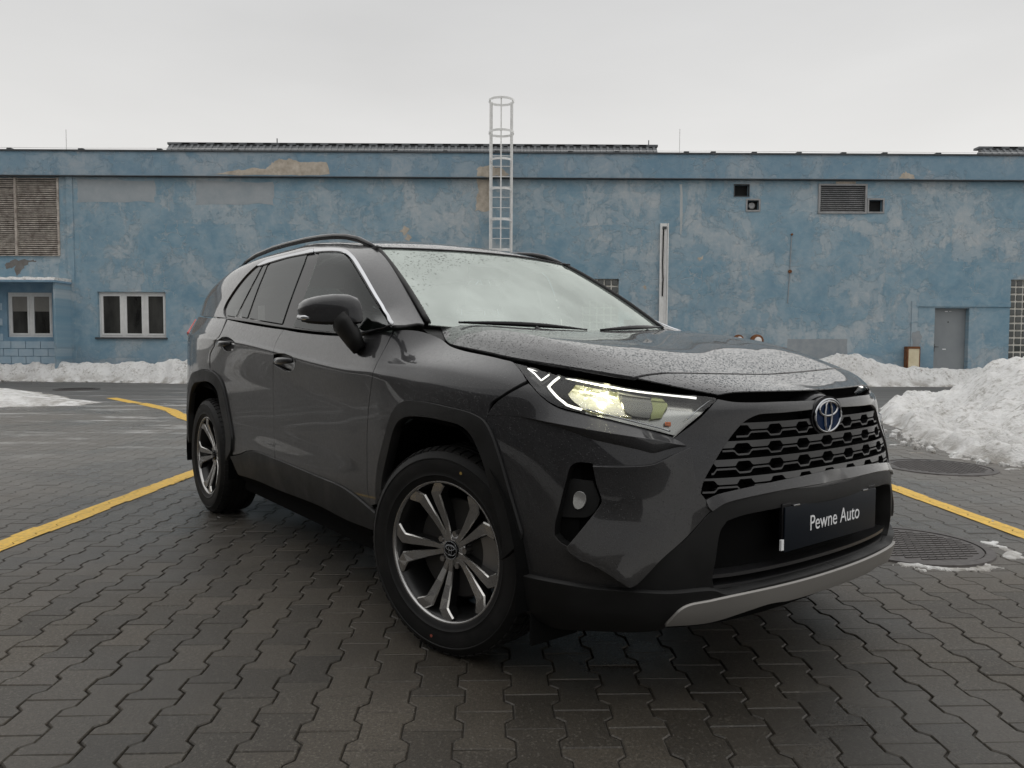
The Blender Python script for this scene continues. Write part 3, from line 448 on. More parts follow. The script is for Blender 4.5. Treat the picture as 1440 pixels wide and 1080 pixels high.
 'quarter_glass': ('G', [(2.0962,0.3388),(2.182,0.2973),(2.2685,0.2517),(2.3207,0.2137),(2.3715,0.1725),(2.4115,0.133),(2.4475,0.063),(2.3948,0.022),(2.2237,0.0195),(2.1928,0.077),(2.1652,0.1333),(2.1406,0.1874),(2.1211,0.2376),(2.1069,0.2878)]),
 'side_frame': ('G', [(0.398,0.3831),(0.4969,0.4044),(0.5719,0.4067),(0.6289,0.4039),(0.6855,0.4012),(0.7529,0.3985),(0.8234,0.3973),(0.8931,0.398),(1.0351,0.4068),(1.1895,0.4208),(1.302,0.419),(1.3993,0.4156),(1.5115,0.4106),(1.5951,0.4002),(1.6916,0.387),(1.8009,0.3795),(1.9548,0.3789),(2.0874,0.3735),(2.185,0.3503),(2.2501,0.319),(2.3181,0.2789),(2.3651,0.24),(2.4125,0.1963),(2.4532,0.1535),(2.4887,0.1055),(2.4998,0.0617),(2.4551,0.0216),(2.386,0.0046),(2.9,0),(3.25,0),(3.42,0.05),(3.4,0.35),(3.33,0.6),(3.2,0.605),(2.4,0.605),(1.6,0.605),(1.1,0.605),(1.045,0.6),(0.9,0.597),(0.75,0.597),(0.6,0.597),(0.45,0.597),(0.4,0.59),(0.4041,0.4409),(0.3944,0.4185)]),
 'quarter_panel': ('B', [(3.8923,0.906),(3.8721,0.8595),(3.859,0.8099),(3.9275,0.6231),(4.0139,0.5879),(4.0234,0.5642),(4.018,0.5395),(3.8991,0.5314),(4.0592,0.5357),(4.2489,0.5289),(4.4494,0.5045),(4.5604,0.4535),(4.6313,0.3644),(4.6318,0.1909),(4.75,0.12),(5.2,0.12),(5.45,0.12),(5.45,0.5),(5.45,0.902),(5,0.902),(4.5,0.902)]),
 'tail_lamp': ('B', [(4.86,0.8),(4.95,0.775),(5.3,0.79),(5.3,0.87),(4.93,0.885)]),
 'hood': ('H', [(0,0),(0,0.35),(0,0.685),(0.184,0.6906),(0.2845,0.6962),(0.3782,0.6971),(0.4259,0.6968),(0.4696,0.6955),(0.5085,0.6945),(0.5448,0.6947),(0.5806,0.6954),(0.6194,0.6961),(0.6501,0.6962),(0.6831,0.6963),(0.7172,0.6964),(0.7514,0.6965),(0.7845,0.6964),(0.8156,0.6962),(0.8426,0.6958),(0.8687,0.695),(0.8939,0.6936),(0.9182,0.6917),(0.9417,0.6893),(0.9643,0.6862),(0.9862,0.6825),(0.9951,0)]),
 'hood_trim': ('H', [(1.007,0),(0.9963,0.6873),(1.0212,0.6885),(1.0458,0.6897),(1.0701,0.6908),(1.0942,0.6918),(1.196,0.685),(1.196,0.35),(1.196,0)]),
 'beak_top': ('B', [(1.0974,0.8153),(1.0661,0.7863),(1.039,0.759),(1.0113,0.7376),(0.9815,0.7228),(0.9546,0.7176),(0.9257,0.7162),(0.8976,0.7152),(0.8733,0.7137),(0.8493,0.7124),(0.8236,0.71),(0.7981,0.7063),(0.7712,0.7008),(0.744,0.6938),(0.7173,0.6854),(0.6905,0.6754),(0.6638,0.6645),(0.6374,0.6532),(0.6113,0.6423)]),
 'beak_bot': ('B', [(1.0864,0.6428),(1.0509,0.6456),(1.0159,0.6483),(0.99,0.65),(0.9637,0.6513),(0.9371,0.6523),(0.9082,0.653),(0.8788,0.6535),(0.8496,0.6534),(0.8211,0.652),(0.7924,0.6489),(0.7618,0.6436),(0.7366,0.6384),(0.7092,0.6322),(0.6816,0.626),(0.6554,0.6204),(0.6325,0.6159),(0.6015,0.6112),(0.5736,0.6075)]),
 'band_top': ('B', [(0.0458,0.477),(0.0944,0.4755),(0.1403,0.4737),(0.184,0.4718),(0.2258,0.4696),(0.2662,0.4672),(0.3021,0.4649),(0.3385,0.4623),(0.3734,0.4595),(0.4052,0.4565),(0.4326,0.4534),(0.4545,0.4505),(0.4799,0.4466),(0.5,0.442),(0.5303,0.4294)]),
 'band_bot': ('B', [(0.5269,0.4115),(0.5167,0.3991),(0.499,0.4099),(0.4793,0.4193),(0.4519,0.4257),(0.4185,0.4302),(0.3883,0.4335),(0.3526,0.4364),(0.313,0.4388),(0.2712,0.4406),(0.2348,0.4415),(0.1961,0.4419),(0.1552,0.442),(0.1121,0.4417),(0.0669,0.4413)]),
 'lamp_dark': ('B', [(1.2161,0.906),(1.1801,0.906),(1.1441,0.904),(1.1095,0.9013),(1.0746,0.8995),(1.0413,0.8976),(1.044,0.8308),(1.0164,0.8017),(0.9925,0.7732),(0.9706,0.7464),(0.9878,0.7325),(1.0165,0.7492),(1.0455,0.7697),(1.0767,0.8017),(1.1122,0.8358),(1.1707,0.881)]),
 'handle_hole_front': ('B', [(3.0351,0.6189),(2.9604,0.6496),(2.8572,0.7052),(2.7643,0.6881),(2.7198,0.6324),(2.7486,0.6046),(2.8371,0.5882),(2.9447,0.5922),(3.0151,0.6016)]),
 'handle_hole_rear': ('B', [(3.8591,0.6729),(3.8111,0.7734),(3.7206,0.7837),(3.6221,0.742),(3.5555,0.6503),(3.5947,0.6207),(3.6908,0.6089),(3.7852,0.6173)]),
}
# ================= the car =================
def densify(pts, step, corner=36):
    P = [np.array(q) for q in pts]; n = len(P); out = []
    def iscorner(i):
        a = P[i]-P[i-1]; b = P[(i+1) % n]-P[i]
        c = np.dot(a, b)/max(np.hypot(*a)*np.hypot(*b), 1e-9); return math.degrees(math.acos(np.clip(c, -1, 1))) > corner
    cor = [iscorner(i) for i in range(n)]
    for i in range(n):
        p0, p1, p2, p3 = P[i-1], P[i], P[(i+1) % n], P[(i+2) % n]
        L = np.hypot(*(p2-p1)); k = max(1, int(round(L/step)))
        if cor[i]: p0 = 2*p1-p2
        if cor[(i+1) % n]: p3 = 2*p2-p1
        # centripetal tangents
        l0 = max(np.hypot(*(p1-p0)), 1e-6)**.5; l1 = max(L, 1e-6)**.5; l2 = max(np.hypot(*(p3-p2)), 1e-6)**.5
        m1 = l1*((p1-p0)/l0-(p2-p0)/(l0+l1)+(p2-p1)/l1); m2 = l1*((p2-p1)/l1-(p3-p1)/(l1+l2)+(p3-p2)/l2)
        for j in range(k):
            t = j/k; out.append((2*t**3-3*t*t+1)*p1+(t**3-2*t*t+t)*m1+(-2*t**3+3*t*t)*p2+(t**3-t*t)*m2)
    return np.array(out)
def inset(P, g, keep):
    n = len(P); A = sum(P[i-1][0]*P[i][1]-P[i][0]*P[i-1][1] for i in range(n)); sgn = 1 if A > 0 else -1; out = P.copy()
    for i in range(n):
        a = P[i]-P[i-1]; b = P[(i+1) % n]-P[i]; a = a/max(np.hypot(*a), 1e-9); b = b/max(np.hypot(*b), 1e-9)
        na = np.array([-a[1], a[0]])*sgn; nb = np.array([-b[1], b[0]])*sgn; m = na+nb; l = np.hypot(*m)
        if l > .2: m = m/l; out[i] = P[i]+m*min(g/max(np.dot(m, na), .35), 2*g)
        if keep[i]: out[i] = P[i].copy()
    return out
def inpoly(P, x, y):
    c = np.zeros(len(x), bool); j = len(P)-1
    for i in range(len(P)):
        xi, yi, xj, yj = *P[i], *P[j]
        if yi != yj: c ^= ((yi > y) != (yj > y)) & (x < (xj-xi)*(y-yi)/(yj-yi)+xi)
        j = i
    return c
def edgedist(P, x, y):
    d = np.full(len(x), 9.)
    for i in range(len(P)):
        a, b = P[i-1], P[i]; ab = b-a; L = max(ab@ab, 1e-12); t = np.clip(((x-a[0])*ab[0]+(y-a[1])*ab[1])/L, 0, 1)
        d = np.minimum(d, np.hypot(x-a[0]-t*ab[0], y-a[1]-t*ab[1]))
    return d
SURFS = {'B': BODY, 'G': GREEN, 'H': HOOD}
def panel_geo(key, off=0., gap=.0018, step=.028, rim=.012, centre=None, pts=None, corner=36, holes=(), recalc=False):
    """triangulated panel lifted on its surface; centre = (axis index, value) of the plane of symmetry"""
    sk, raw = PANELS[key] if pts is None else pts
    S = SURFS[sk] if isinstance(sk, str) else sk
    P = densify(raw, step*.6, corner)
    oncl = np.zeros(len(P), bool)
    if centre is not None: oncl = np.abs(P[:, centre[0]]-centre[1]) < 1e-3
    P = inset(P, gap, oncl)
    if centre is not None: P[oncl, centre[0]] = centre[1]
    lo = P.min(0); hi = P.max(0)
    gx = np.arange(lo[0]+step*.5, hi[0], step); gy = np.arange(lo[1]+step*.5, hi[1], step*.75)
    X, Y = [q.ravel() for q in np.meshgrid(gx, gy)]
    X = X+np.tile((np.arange(len(gy)) % 2)[:, None]*step*.5, (1, len(gx))).ravel()
    k = inpoly(P, X, Y); X, Y = X[k], Y[k]; k = edgedist(P, X, Y) > step*.42; X, Y = X[k], Y[k]
    HP = [inset(densify(PANELS[h][1], step*.5, corner), -gap, np.zeros(1000, bool)) for h in holes]
    for h in HP:
        k = ~inpoly(h, X, Y) & (edgedist(h, X, Y) > step*.42); X, Y = X[k], Y[k]
    n = len(P); rings = [list(range(n))]; V2 = [Vector(q) for q in P]; E2 = [(i, (i+1) % n) for i in range(n)]
    for h in HP:
        k0 = len(V2); V2 += [Vector(q) for q in h]; E2 += [(k0+i, k0+(i+1) % len(h)) for i in range(len(h))]; rings.append(list(range(k0, k0+len(h))))
    nb_ = len(V2); V2 += [Vector((a, b)) for a, b in zip(X, Y)]
    r = delaunay_2d_cdt(V2, E2, [], 1, 1e-6)
    vv = np.array([q[:] for q in r[0]]); ff = [tuple(f) for f in r[2]]
    for h in HP:
        cc = np.array([vv[list(f)].mean(0) for f in ff]); k = inpoly(h, cc[:, 0], cc[:, 1]); ff = [f for f, q in zip(ff, k) if not q]
    # loop of boundary vertices
    origin = r[3]; idx = {}
    for i, os in enumerate(origin):
        for o_ in os:
            if o_ < nb_: idx[o_] = i
    N = S.N(vv[:, 0], vv[:, 1]); of = off(vv) if callable(off) else np.full(len(vv), off)
    V = S.P(vv[:, 0], vv[:, 1])+N*of[:, None]
    # face orientation
    out = []
    for f in ff:
        nn = np.cross(V[f[1]]-V[f[0]], V[f[2]]-V[f[0]])
        out.append(f if nn@N[f[0]] > 0 else f[::-1])
    F = out
    if recalc or callable(off):
        N = np.zeros_like(V)
        for f in F:
            nn = np.cross(V[f[1]]-V[f[0]], V[f[2]]-V[f[0]])
            for q in f: N[q] += nn
        if centre is not None: N[np.abs(vv[:, centre[0]]-centre[1]) < 2e-3, 1] = 0.
        N /= np.maximum(np.linalg.norm(N, axis=1, keepdims=True), 1e-12)
    verts = list(V); norms = list(N)
    for ri, rg in enumerate(rings if rim else []):
        loop = [idx[i] for i in rg if i in idx]; loop = [q for i, q in enumerate(loop) if q != loop[i-1]]
        m = len(loop); area = sum(vv[loop[i-1]][0]*vv[loop[i]][1]-vv[loop[i]][0]*vv[loop[i-1]][1] for i in range(m))
        tang = [V[loop[(i+1) % m]]-V[loop[i-1]] for i in range(m)]
        base = len(verts); cpos = V[loop].mean(0)
        e1 = S.P(vv[loop[0]][0]+.01, vv[loop[0]][1])-S.P(*vv[loop[0]]); e2 = S.P(vv[loop[0]][0], vv[loop[0]][1]+.01)-S.P(*vv[loop[0]])
        hand = np.sign(np.cross(e1, e2)@N[loop[0]])*np.sign(area)*(-1 if ri else 1)
        outw = []
        for i in range(m):
            o_ = np.cross(tang[i], N[loop[i]])*hand; o_ = o_/max(np.linalg.norm(o_), 1e-9); outw.append(o_)
        b1 = len(verts)
        for i in range(m):   # small rounded edge then the turned-in flange
            q = loop[i]; verts.append(V[q]+outw[i]*.0012-N[q]*.0012); nn = N[q]*.55+outw[i]*.83; norms.append(nn/np.linalg.norm(nn))
        b2 = len(verts)
        for i in range(m):
            q = loop[i]; verts.append(V[q]+outw[i]*.0014-N[q]*rim); norms.append(outw[i])
        for i in range(m):
            j = (i+1) % m
            if centre is not None:
                a_, b_ = vv[loop[i]], vv[loop[j]]
                if abs(a_[centre[0]]-centre[1]) < 2e-3 and abs(b_[centre[0]]-centre[1]) < 2e-3: continue
            for q in ((loop[i], loop[j], b1+j, b1+i), (b1+i, b1+j, b2+j, b2+i)):
                nn = np.cross(verts[q[1]]-verts[q[0]], verts[q[2]]-verts[q[0]])
                F.append(q if nn@outw[i] > -1e-12 and nn@(outw[i]+N[loop[i]]) > 0 else q[::-1])
    return np.array(verts), F, np.array(norms)
def flip(g):
    V, F, N = g; m = np.array([1, -1, 1]); return V*m, [f[::-1] for f in F], N*m
def join(*gs):
    V = []; F = []; N = []
    for v, f, n in gs: k = sum(map(len, V)); V.append(v); N.append(n); F += [tuple(i+k for i in q) for q in f]
    return np.concatenate(V), F, np.concatenate(N)
def put(name, g, mat, parent, label=None):
    o = mesh(name, g[0], g[1], mat, parent, norms=g[2])
    if label: o['label'] = label
    return o
def pair(name, key, mat, parent, label=None, **k):
    g = panel_geo(key, **k); a = put(name, g, mat, parent if not isinstance(parent, (list, tuple)) else parent[0])
    b = put(name, flip(g), mat, parent if not isinstance(parent, (list, tuple)) else parent[1]); return a, b
def centred(name, key, mat, parent, axis=0, val=0., **k):
    g = panel_geo(key, centre=(axis, val), **k); return put(name, join(g, flip(g)), mat, parent)
def smooth01(t): t = np.clip(t, 0, 1); return t*t*(3-2*t)

car = thing('parked_car', 'dark grey SUV with rain drops on its bonnet, lit headlights and a black front placard', 'car')
# ---- dark inner shell, visible only through the gaps ----
def shell():
    V = []; F = []; A = np.arange(0, BODY.L[-1]+.001, .045); Bv = np.linspace(.0, .90, 22)
    def inarch(x, z):
        for x0 in (0., -2.69):
            if abs(x-x0) < .44 and z < .352+.44: return True
        return False
    P = [[BODY.P(a, b)-BODY.N(a, b)*.035 for b in Bv] for a in A]
    for s in (1, -1):
        k = len(V)
        for row in P:
            for q in row: V.append((q[0], q[1]*s, q[2]))
        n = len(Bv)
        for i in range(len(A)-1):
            for j in range(n-1):
                c = (P[i][j]+P[i+1][j+1])/2
                if inarch(c[0], c[2]) or (c[0] > .55 and .36 < c[2] < .93 and abs(c[1]) < .76): continue
                F.append((k+i*n+j, k+(i+1)*n+j, k+(i+1)*n+j+1, k+i*n+j+1))
    mb = MB(); mb.add(V, F)
    mb.box(-3.3, -3.12, -.70, .70, .28, .55)
    mb.box(-2.25, -.45, -.80, .80, .20, .32)           # floor pan
    mb.box(-.45, .68, -.50, .50, .24, .86)             # engine bay block
    mb.box(-3.1, -2.25, -.50, .50, .26, .60)
    mb.box(.40, .66, -.60, .60, .25, .80)
    return mb.build('body_shell', BLACK, car)
shell()
# wheel wells
for x0 in (0., -2.69):
    for s in (-1, 1):
        mb = MB(); n = 24; R_ = .455; v = []; f = []
        for k in range(n+1):
            a = math.pi*1.12*k/n-math.pi*.06; c, sn = math.cos(a)*R_, math.sin(a)*R_
            v += [(x0+c, s*.90, .352+sn), (x0+c, s*.50, .352+sn)]
        f = [(2*k, 2*k+1, 2*k+3, 2*k+2) for k in range(n)]; f.append(tuple(2*k+1 for k in range(n+1)))
        mb.add(v, f).build('wheel_well', BLACK, car)
# ---- side panels ----
pair('fender', 'fender', PAINT, car, gap=.0026)
fd = pair('front_door', 'front_door', PAINT, car, holes=('handle_hole_front',)); rd = pair('rear_door', 'rear_door', PAINT, car, holes=('handle_hole_rear',))
pair('quarter_panel', 'quarter_panel', PAINT, car)
pair('sill_cladding', 'sill_cladding', PLASTIC, car, off=.010, rim=.02)
pair('wheel_arch_trim', 'front_arch', PLASTIC, car, off=.012, rim=.035, step=.02); pair('wheel_arch_trim', 'rear_arch', PLASTIC, car, off=.012, rim=.035, step=.02)
pair('window_surround', 'surround', GLOSSBLK, car, off=-.008, rim=0, holes=('front_glass', 'rear_glass', 'fixed_glass', 'quarter_glass'), gap=.002)
pair('side_window', 'front_glass', GREENGLASS, fd, off=-.004, rim=.004); pair('side_window', 'rear_glass', TINT, rd, off=-.004, rim=.004)
pair('fixed_window', 'fixed_glass', TINT, rd, off=-.004, rim=.004); pair('quarter_window', 'quarter_glass', TINT, car, off=-.004, rim=.004)
pair('chrome_strip', 'chrome_front', CHROME, fd, off=.004, rim=.008, step=.012, gap=0); pair('chrome_strip', 'chrome_rear', CHROME, rd, off=.004, rim=.008, step=.012, gap=0)
pair('belt_moulding', 'belt_mold', GLOSSBLK, car, off=.006, rim=.012, step=.012, gap=0)
pair('roof_side', 'side_frame', PAINT, car, gap=.001)
# ---- roof, tailgate ----
roofpts = ('G', [(.912, 1.2), (.925, 1.03), (.955, .86), (1.00, .73), (1.058, .615), (1.6, .615), (2.4, .615), (3.2, .615), (3.33, .62), (3.36, .9), (3.38, 1.2)])
centred('roof', None, PAINT_WET, car, axis=1, val=1.2, pts=roofpts, gap=.004, step=.04)
Lb = float(BODY.L[-1])
centred('tailgate', None, PAINT, car, axis=0, val=Lb, pts=('B', [(5.46, .14), (Lb, .14), (Lb, .90), (5.46, .90)]), step=.05)
centred('rear_window', None, TINT, car, axis=1, val=1.2, pts=('G', [(3.39, .4), (3.39, 1.2), (3.59, 1.2), (3.59, .1), (3.44, .06)]), step=.05)
pair('tail_lamp', 'tail_lamp', RED, car, off=.018, rim=.04, step=.02)
# ---- bonnet ----
hood = centred('bonnet', 'hood', PAINT_WET, car, axis=1, val=0., gap=.003, step=.022, rim=.012)
centred('bonnet_front_trim', 'hood_trim', PAINT_WET, car, axis=1, val=0., gap=.002, step=.02, rim=.004)
# ---- windscreen ----
def wind_P(a, b):
    a = np.asarray(a, float); b = np.asarray(b, float); q = b/.7
    xb = -.205-.19*q**2; wb_ = .690; zb_ = 1.090+.030*q**2; xt = -.905-.135*q**2; wt = .582; zt = 1.494-.004*q**2
    bow = .018*4*a*(1-a)
    return np.stack([xb+(xt-xb)*a+bow*.5, -(wb_+(wt-wb_)*a)*q, zb_+(zt-zb_)*a+bow*.8], -1)
aa = np.arange(-.02, 1.03, .01); bb = np.arange(-.72, .7201, .01)
WIND = Surf(aa, bb, wind_P(*np.meshgrid(aa, bb, indexing='ij'))); WIND.sg = 1
if WIND.N(.5, 0)[2] < 0: WIND.sg = -1
def half_sheet(pts, off, rim, step): 
    g = panel_geo(None, off=off, rim=rim, step=step, gap=.0, centre=(1, 0.), pts=(WIND, pts)); return join(g, flip(g))
ws = put('windscreen', half_sheet([(.005, 0), (.005, .35), (.01, .69), (.5, .695), (.99, .69), (.99, .35), (.99, 0)], 0., .006, .03), WINDSCREEN, car)
me = ws.data; at_ = me.attributes.new('wiped', 'FLOAT', 'POINT'); vals = []
for q in me.vertices:
    za, zt_ = 1.090+.030*(q.co.y/.69)**2, 1.494; a_ = (q.co.z-za)/(zt_-za); qq = -q.co.y/(.690-.108*a_)
    d = min(np.interp(a_, [0, .17, .36, .58, .80, .90, .93], [1.0, .97, .91, .75, .45, .06, -1.2])-qq, qq-np.interp(a_, [0, .05, .10, .15, 1.], [-.70, -.72, -.82, -1.1, -1.1]))
    vals.append(min(1., max(0., .5+d*14)))
at_.data.foreach_set('value', vals)
put('windscreen_frit', half_sheet([(.006, 0), (.006, .35), (.006, .695), (.985, .695), (.985, .68), (.12, .66), (.06, .60), (.055, .35), (.055, 0)], -.004, 0, .02), GLOSSBLK, car)
cp = MB(); v = []; f = []
for i in range(21):
    q = -1+i/10.; v += [(-.205-.20*q*q+.01, -.70*q, 1.078+.022*q*q), (-.275-.17*q*q+.03, -.70*q, 1.083+.024*q*q), (-.05-.25*q*q, -.70*q, 1.060+.0*q*q)]
for i in range(20): f += [(3*i, 3*i+3, 3*i+4, 3*i+1), (3*i+2, 3*i+5, 3*i+3, 3*i)]
cp.add(v, f).build('cowl_panel', PLASTIC, car)
for (y0, y1, nm) in ((-.58, -.02, 0), (.06, .62, 0)):     # two wiper blades lying along the foot of the glass
    mb = MB(); pts = []; rr = []
    for k in range(15):
        t = k/14.; y = y0+(y1-y0)*t; q = y/.69
        pts.append(Vector((-.205-.19*q*q+.002, y, 1.094+.030*q*q+.018+.010*math.sin(math.pi*t)))); rr.append(.004+.007*math.sin(math.pi*min(1, t*1.05+.02)))
    mb.tube(pts, rr, 6)
    mb.tube([(-.13, y0+.30, 1.07), (-.19, y0+.27, 1.115)], .009, 6)
    mb.build('wiper', GLOSSBLK, car, smooth=True)
ts = MB()
for s in (-1, 1): ts.tube([wind_P(a, s*.69)+np.array([0, 0, .004]) for a in np.linspace(.02, 1.0, 16)], .011, 8)
ts.tube([wind_P(.995, b)+np.array([0, 0, .002]) for b in np.linspace(-.69, .69, 25)], .006, 6)
ts.build('windscreen_seal', PLASTIC, car, smooth=True)
# ---- cabin seen through the glass ----
cab = MB(); cab.box(-.62, -.34, -.66, .66, .90, 1.075, .03); cab.build('dashboard', TRIM, car, angle=30)
for y in (-.36, .36):
    mb = MB(); mb.box(-1.62, -1.46, y-.24, y+.24, .70, 1.22, .06); mb.box(-1.60, -1.50, y-.13, y+.13, 1.25, 1.40, .04); mb.box(-1.5, -1.0, y-.24, y+.24, .55, .72, .05)
    mb.build('front_seat', FABRIC, car, angle=40)
mb = MB(); mb.box(-2.5, -2.32, -.62, .62, .70, 1.2, .06)
for y in (-.4, 0, .4): mb.box(-2.48, -2.40, y-.11, y+.11, 1.2, 1.33, .03)
mb.build('rear_seat', FABRIC, car, angle=40)
mb = MB(); mb.tube([(-.86+.06*math.sin(t)*.4, .36+.18*math.cos(t), 1.02+.18*math.sin(t)) for t in [2*math.pi*k/24 for k in range(25)]], .015, 8, cap=False); mb.tube([(-.86, .20, 1.02), (-.86, .52, 1.02)], .02, 6); mb.build('steering_wheel', TRIM, car, smooth=True)
mb = MB(); mb.box(-1.02, -.90, -.13, .13, 1.44, 1.49, .012); mb.build('camera_housing', PLASTIC, car, angle=40)
mb = MB(); mb.box(-.96, -.93, -.12, .12, 1.37, 1.43, .01); mb.build('rear_view_mirror', GLOSSBLK, car, angle=40)
mb = MB(); mb.box(-3.2, -1.05, -.55, .55, 1.46, 1.47); mb.build('headliner', TRIM, car)
# ---- roof rails ----
for s in (-1, 1):
    pts = [(-1.025, .578, 1.488), (-1.10, .580, 1.518), (-1.20, .585, 1.551), (-1.32, .590, 1.576), (-1.45, .596, 1.592), (-1.62, .599, 1.604), (-1.8, .60, 1.612), (-2.05, .60, 1.616), (-2.3, .60, 1.616), (-2.6, .598, 1.604), (-2.8, .594, 1.584), (-2.92, .590, 1.560)]
    rr = [.009, .012]+[.0145]*8+[.012, .008]
    mb = MB(); mb.tube([(x, s*w_, z-.004) for x, w_, z in pts], rr, 10, flat=.95)
    rail = mb.build('roof_rail', GLOSSBLK, car, smooth=True)
    for x, w_, z in ((-1.06, .579, 1.490), (-2.86, .592, 1.552)):
        MB().box(x-.06, x+.06, s*w_-.017, s*w_+.017, z-.03, z+.006, .006).build('rail_foot', PLASTIC, rail, angle=40)
# ---- front bumper family ----
bumper = centred('front_bumper', 'bumper', PAINT, car, gap=.0018, step=.018, rim=.03, holes=('fog_recess',))
def linedist(P, x, y):
    P = np.array(P); d = np.full(len(x), 9.)
    for a, b in zip(P[:-1], P[1:]):
        ab = b-a; t = np.clip(((x-a[0])*ab[0]+(y-a[1])*ab[1])/(ab@ab), 0, 1); d = np.minimum(d, np.hypot(x-a[0]-t*ab[0], y-a[1]-t*ab[1]))
    return d
def tilted(top, bot, amp):
    def f(vv):
        a = linedist(PANELS[top][1], vv[:, 0], vv[:, 1]); b = linedist(PANELS[bot][1], vv[:, 0], vv[:, 1]); A = amp(vv) if callable(amp) else amp
        return .0006+A*a/np.maximum(a+b, 1e-6)
    return f
def beak_off(vv): return .010+.026*smooth01((1.05-vv[:, 0])/.42)
pair('headlight_shelf', 'beak', PAINT, bumper, off=tilted('beak_top', 'beak_bot', lambda vv: .030*smooth01((1.14-vv[:, 0])/.30)*(.15+.85*smooth01((vv[:, 0]-.565)/.12))), gap=.0022, step=.012, rim=.06)
def facet_off(vv):
    L = {k: np.array(PANELS['facet_'+k][1]) for k in ('top', 'ridge', 'bot')}; x, y = vv[:, 0], vv[:, 1]
    dt, dr_, db = (linedist(L[k], x, y) for k in ('top', 'ridge', 'bot')); o_ = np.argsort(L['ridge'][:, 0]); rb = np.interp(x, L['ridge'][o_, 0], L['ridge'][o_, 1])
    return .0006+np.where(y > rb, .016*(dr_/(dr_+dt+1e-6))**1.8, .042*(dr_/(dr_+db+1e-6))**1.6)*smooth01((x-.47)/.20)
pair('bumper_facet', 'facet', PAINT, bumper, off=facet_off, gap=.0, step=.012, rim=.04)
centred('grille_lower_band', 'lip_band', PAINT, bumper, off=tilted('band_top', 'band_bot', .009), gap=0., step=.010, rim=.04)
lowblk = centred('lower_bumper', 'lower_black', PLASTIC, car, off=.002, gap=.0, step=.016, rim=.06)
centred('intake_floor', 'intake', BLACK, lowblk, off=-.055, gap=-.004, step=.03, rim=0)
lip = centred('bumper_lip', 'lip', PLASTIC, car, off=.022, gap=.0, step=.016, rim=.05)
centred('skid_plate', 'skid', SILVER, car, off=.032, gap=.0, step=.014, rim=.03)
grl = centred('grille', 'grille', BLACK, car, off=-.045, gap=-.004, step=.03, rim=0)
def tunnel(key, d0, d1, mat, parent, name, centre=None, mir=True, step=.02):
    """side wall of a recess: runs from depth d0 to d1 along an outline"""
    sk, raw = PANELS[key]; S = SURFS[sk]; P = densify(raw, step, 36); n = len(P)
    N = S.N(P[:, 0], P[:, 1]); Q = S.P(P[:, 0], P[:, 1]); V = list(Q+N*d0)+list(Q+N*d1); F = []
    for i in range(n):
        j = (i+1) % n
        if centre is not None and abs(P[i][centre[0]]-centre[1]) < 2e-3 and abs(P[j][centre[0]]-centre[1]) < 2e-3: continue
        F.append((i, j, n+j, n+i))
    V = np.array(V); res = []
    mb = MB().add(V, F)
    if mir: mb.add(V*np.array([1, -1, 1]), [q[::-1] for q in F])
    return mb.build(name, mat, parent)
tunnel('grille', -.046, .0, PLASTIC, grl, 'grille_frame', (0, 0.))
# frame bead round the grille mouth
def bead(key, off, r_, mat, parent, name, skip_centre=True, step=.02):
    sk, raw = PANELS[key]; S = SURFS[sk]; P = densify(raw, step, 36)
    if skip_centre:
        k = [i for i in range(len(P)) if abs(P[i][0]) < 1.5e-3]; k0 = max(k) if k else 0
    mb = MB(); n = len(P); Q = S.P(P[:, 0], P[:, 1])+S.N(P[:, 0], P[:, 1])*off
    seq = [Q[i] for i in range(n) if not (skip_centre and abs(P[i][0]) < 1e-4 and abs(P[i-1][0]) < 1e-4 and abs(P[(i+1) % n][0]) < 1e-4)]
    # start from the first centre vertex
    mb.tube(seq+([seq[0]] if not skip_centre else []), r_, 6, cap=True)
    mb.tube([q*np.array([1, -1, 1]) for q in seq]+([seq[0]*np.array([1, -1, 1])] if not skip_centre else []), r_, 6, cap=True)
    return mb.build(name, mat, parent, smooth=True)
# grille bars: four rows of hexagon-cut blades
sk, raw = PANELS['grille']; GP = densify(raw, .01, 36)
def z_to_b(a, z):
    b = np.linspace(.3, .9, 241); zz = BODY.P(np.full(241, a), b)[:, 2]; return np.interp(z, zz, b)
per = .130
def row_span(z):
    aa_ = np.linspace(0, .62, 311); ins = inpoly(GP, aa_, np.array([z_to_b(a, z) for a in aa_])); return aa_[ins].max() if ins.any() else 0.
def wave(a, ph):   # 0 over the hexagon, 1 at the neck between two
    t = abs(((a/per+ph) % 1.)-.5)*2; return float(np.clip((t-.33)/.16, 0, 1))
def blade(zt, kind, ph):
    am = row_span(zt-.018)-.004; n = int(am/.006); V = []; F = []
    AA = np.linspace(-am, am, 2*n+1)
    for a in AA:
        wv = wave(a, ph)
        if kind == 0: z1, z0 = zt, zt-.0065-.0125*wv
        else: z1, z0 = zt-.0355+.0115*wv, zt-.0355+.0115*wv-.0052
        for z_ in (z1, z0):
            s_ = abs(a); b = z_to_b(s_, z_); P0 = BODY.P(s_, b); N0 = BODY.N(s_, b); sg = -1 if a < 0 else 1
            for d in (-.006, -.040):
                q = P0+N0*d; V.append((q[0], q[1]*sg, q[2]-(0.004 if d < -.02 else 0)))
    for i in range(2*n):
        k = 4*i
        F += [(k, k+4, k+6, k+2), (k+1, k+3, k+7, k+5), (k, k+1, k+5, k+4), (k+2, k+6, k+7, k+3)]
    return MB().add(V, F)
for r_i, zt in enumerate((.826, .776, .726, .676)):
    for kind in (0, 1):
        blade(zt, kind, .5*(r_i % 2)*0+.5).build('grille_bar', GRILLE, grl)
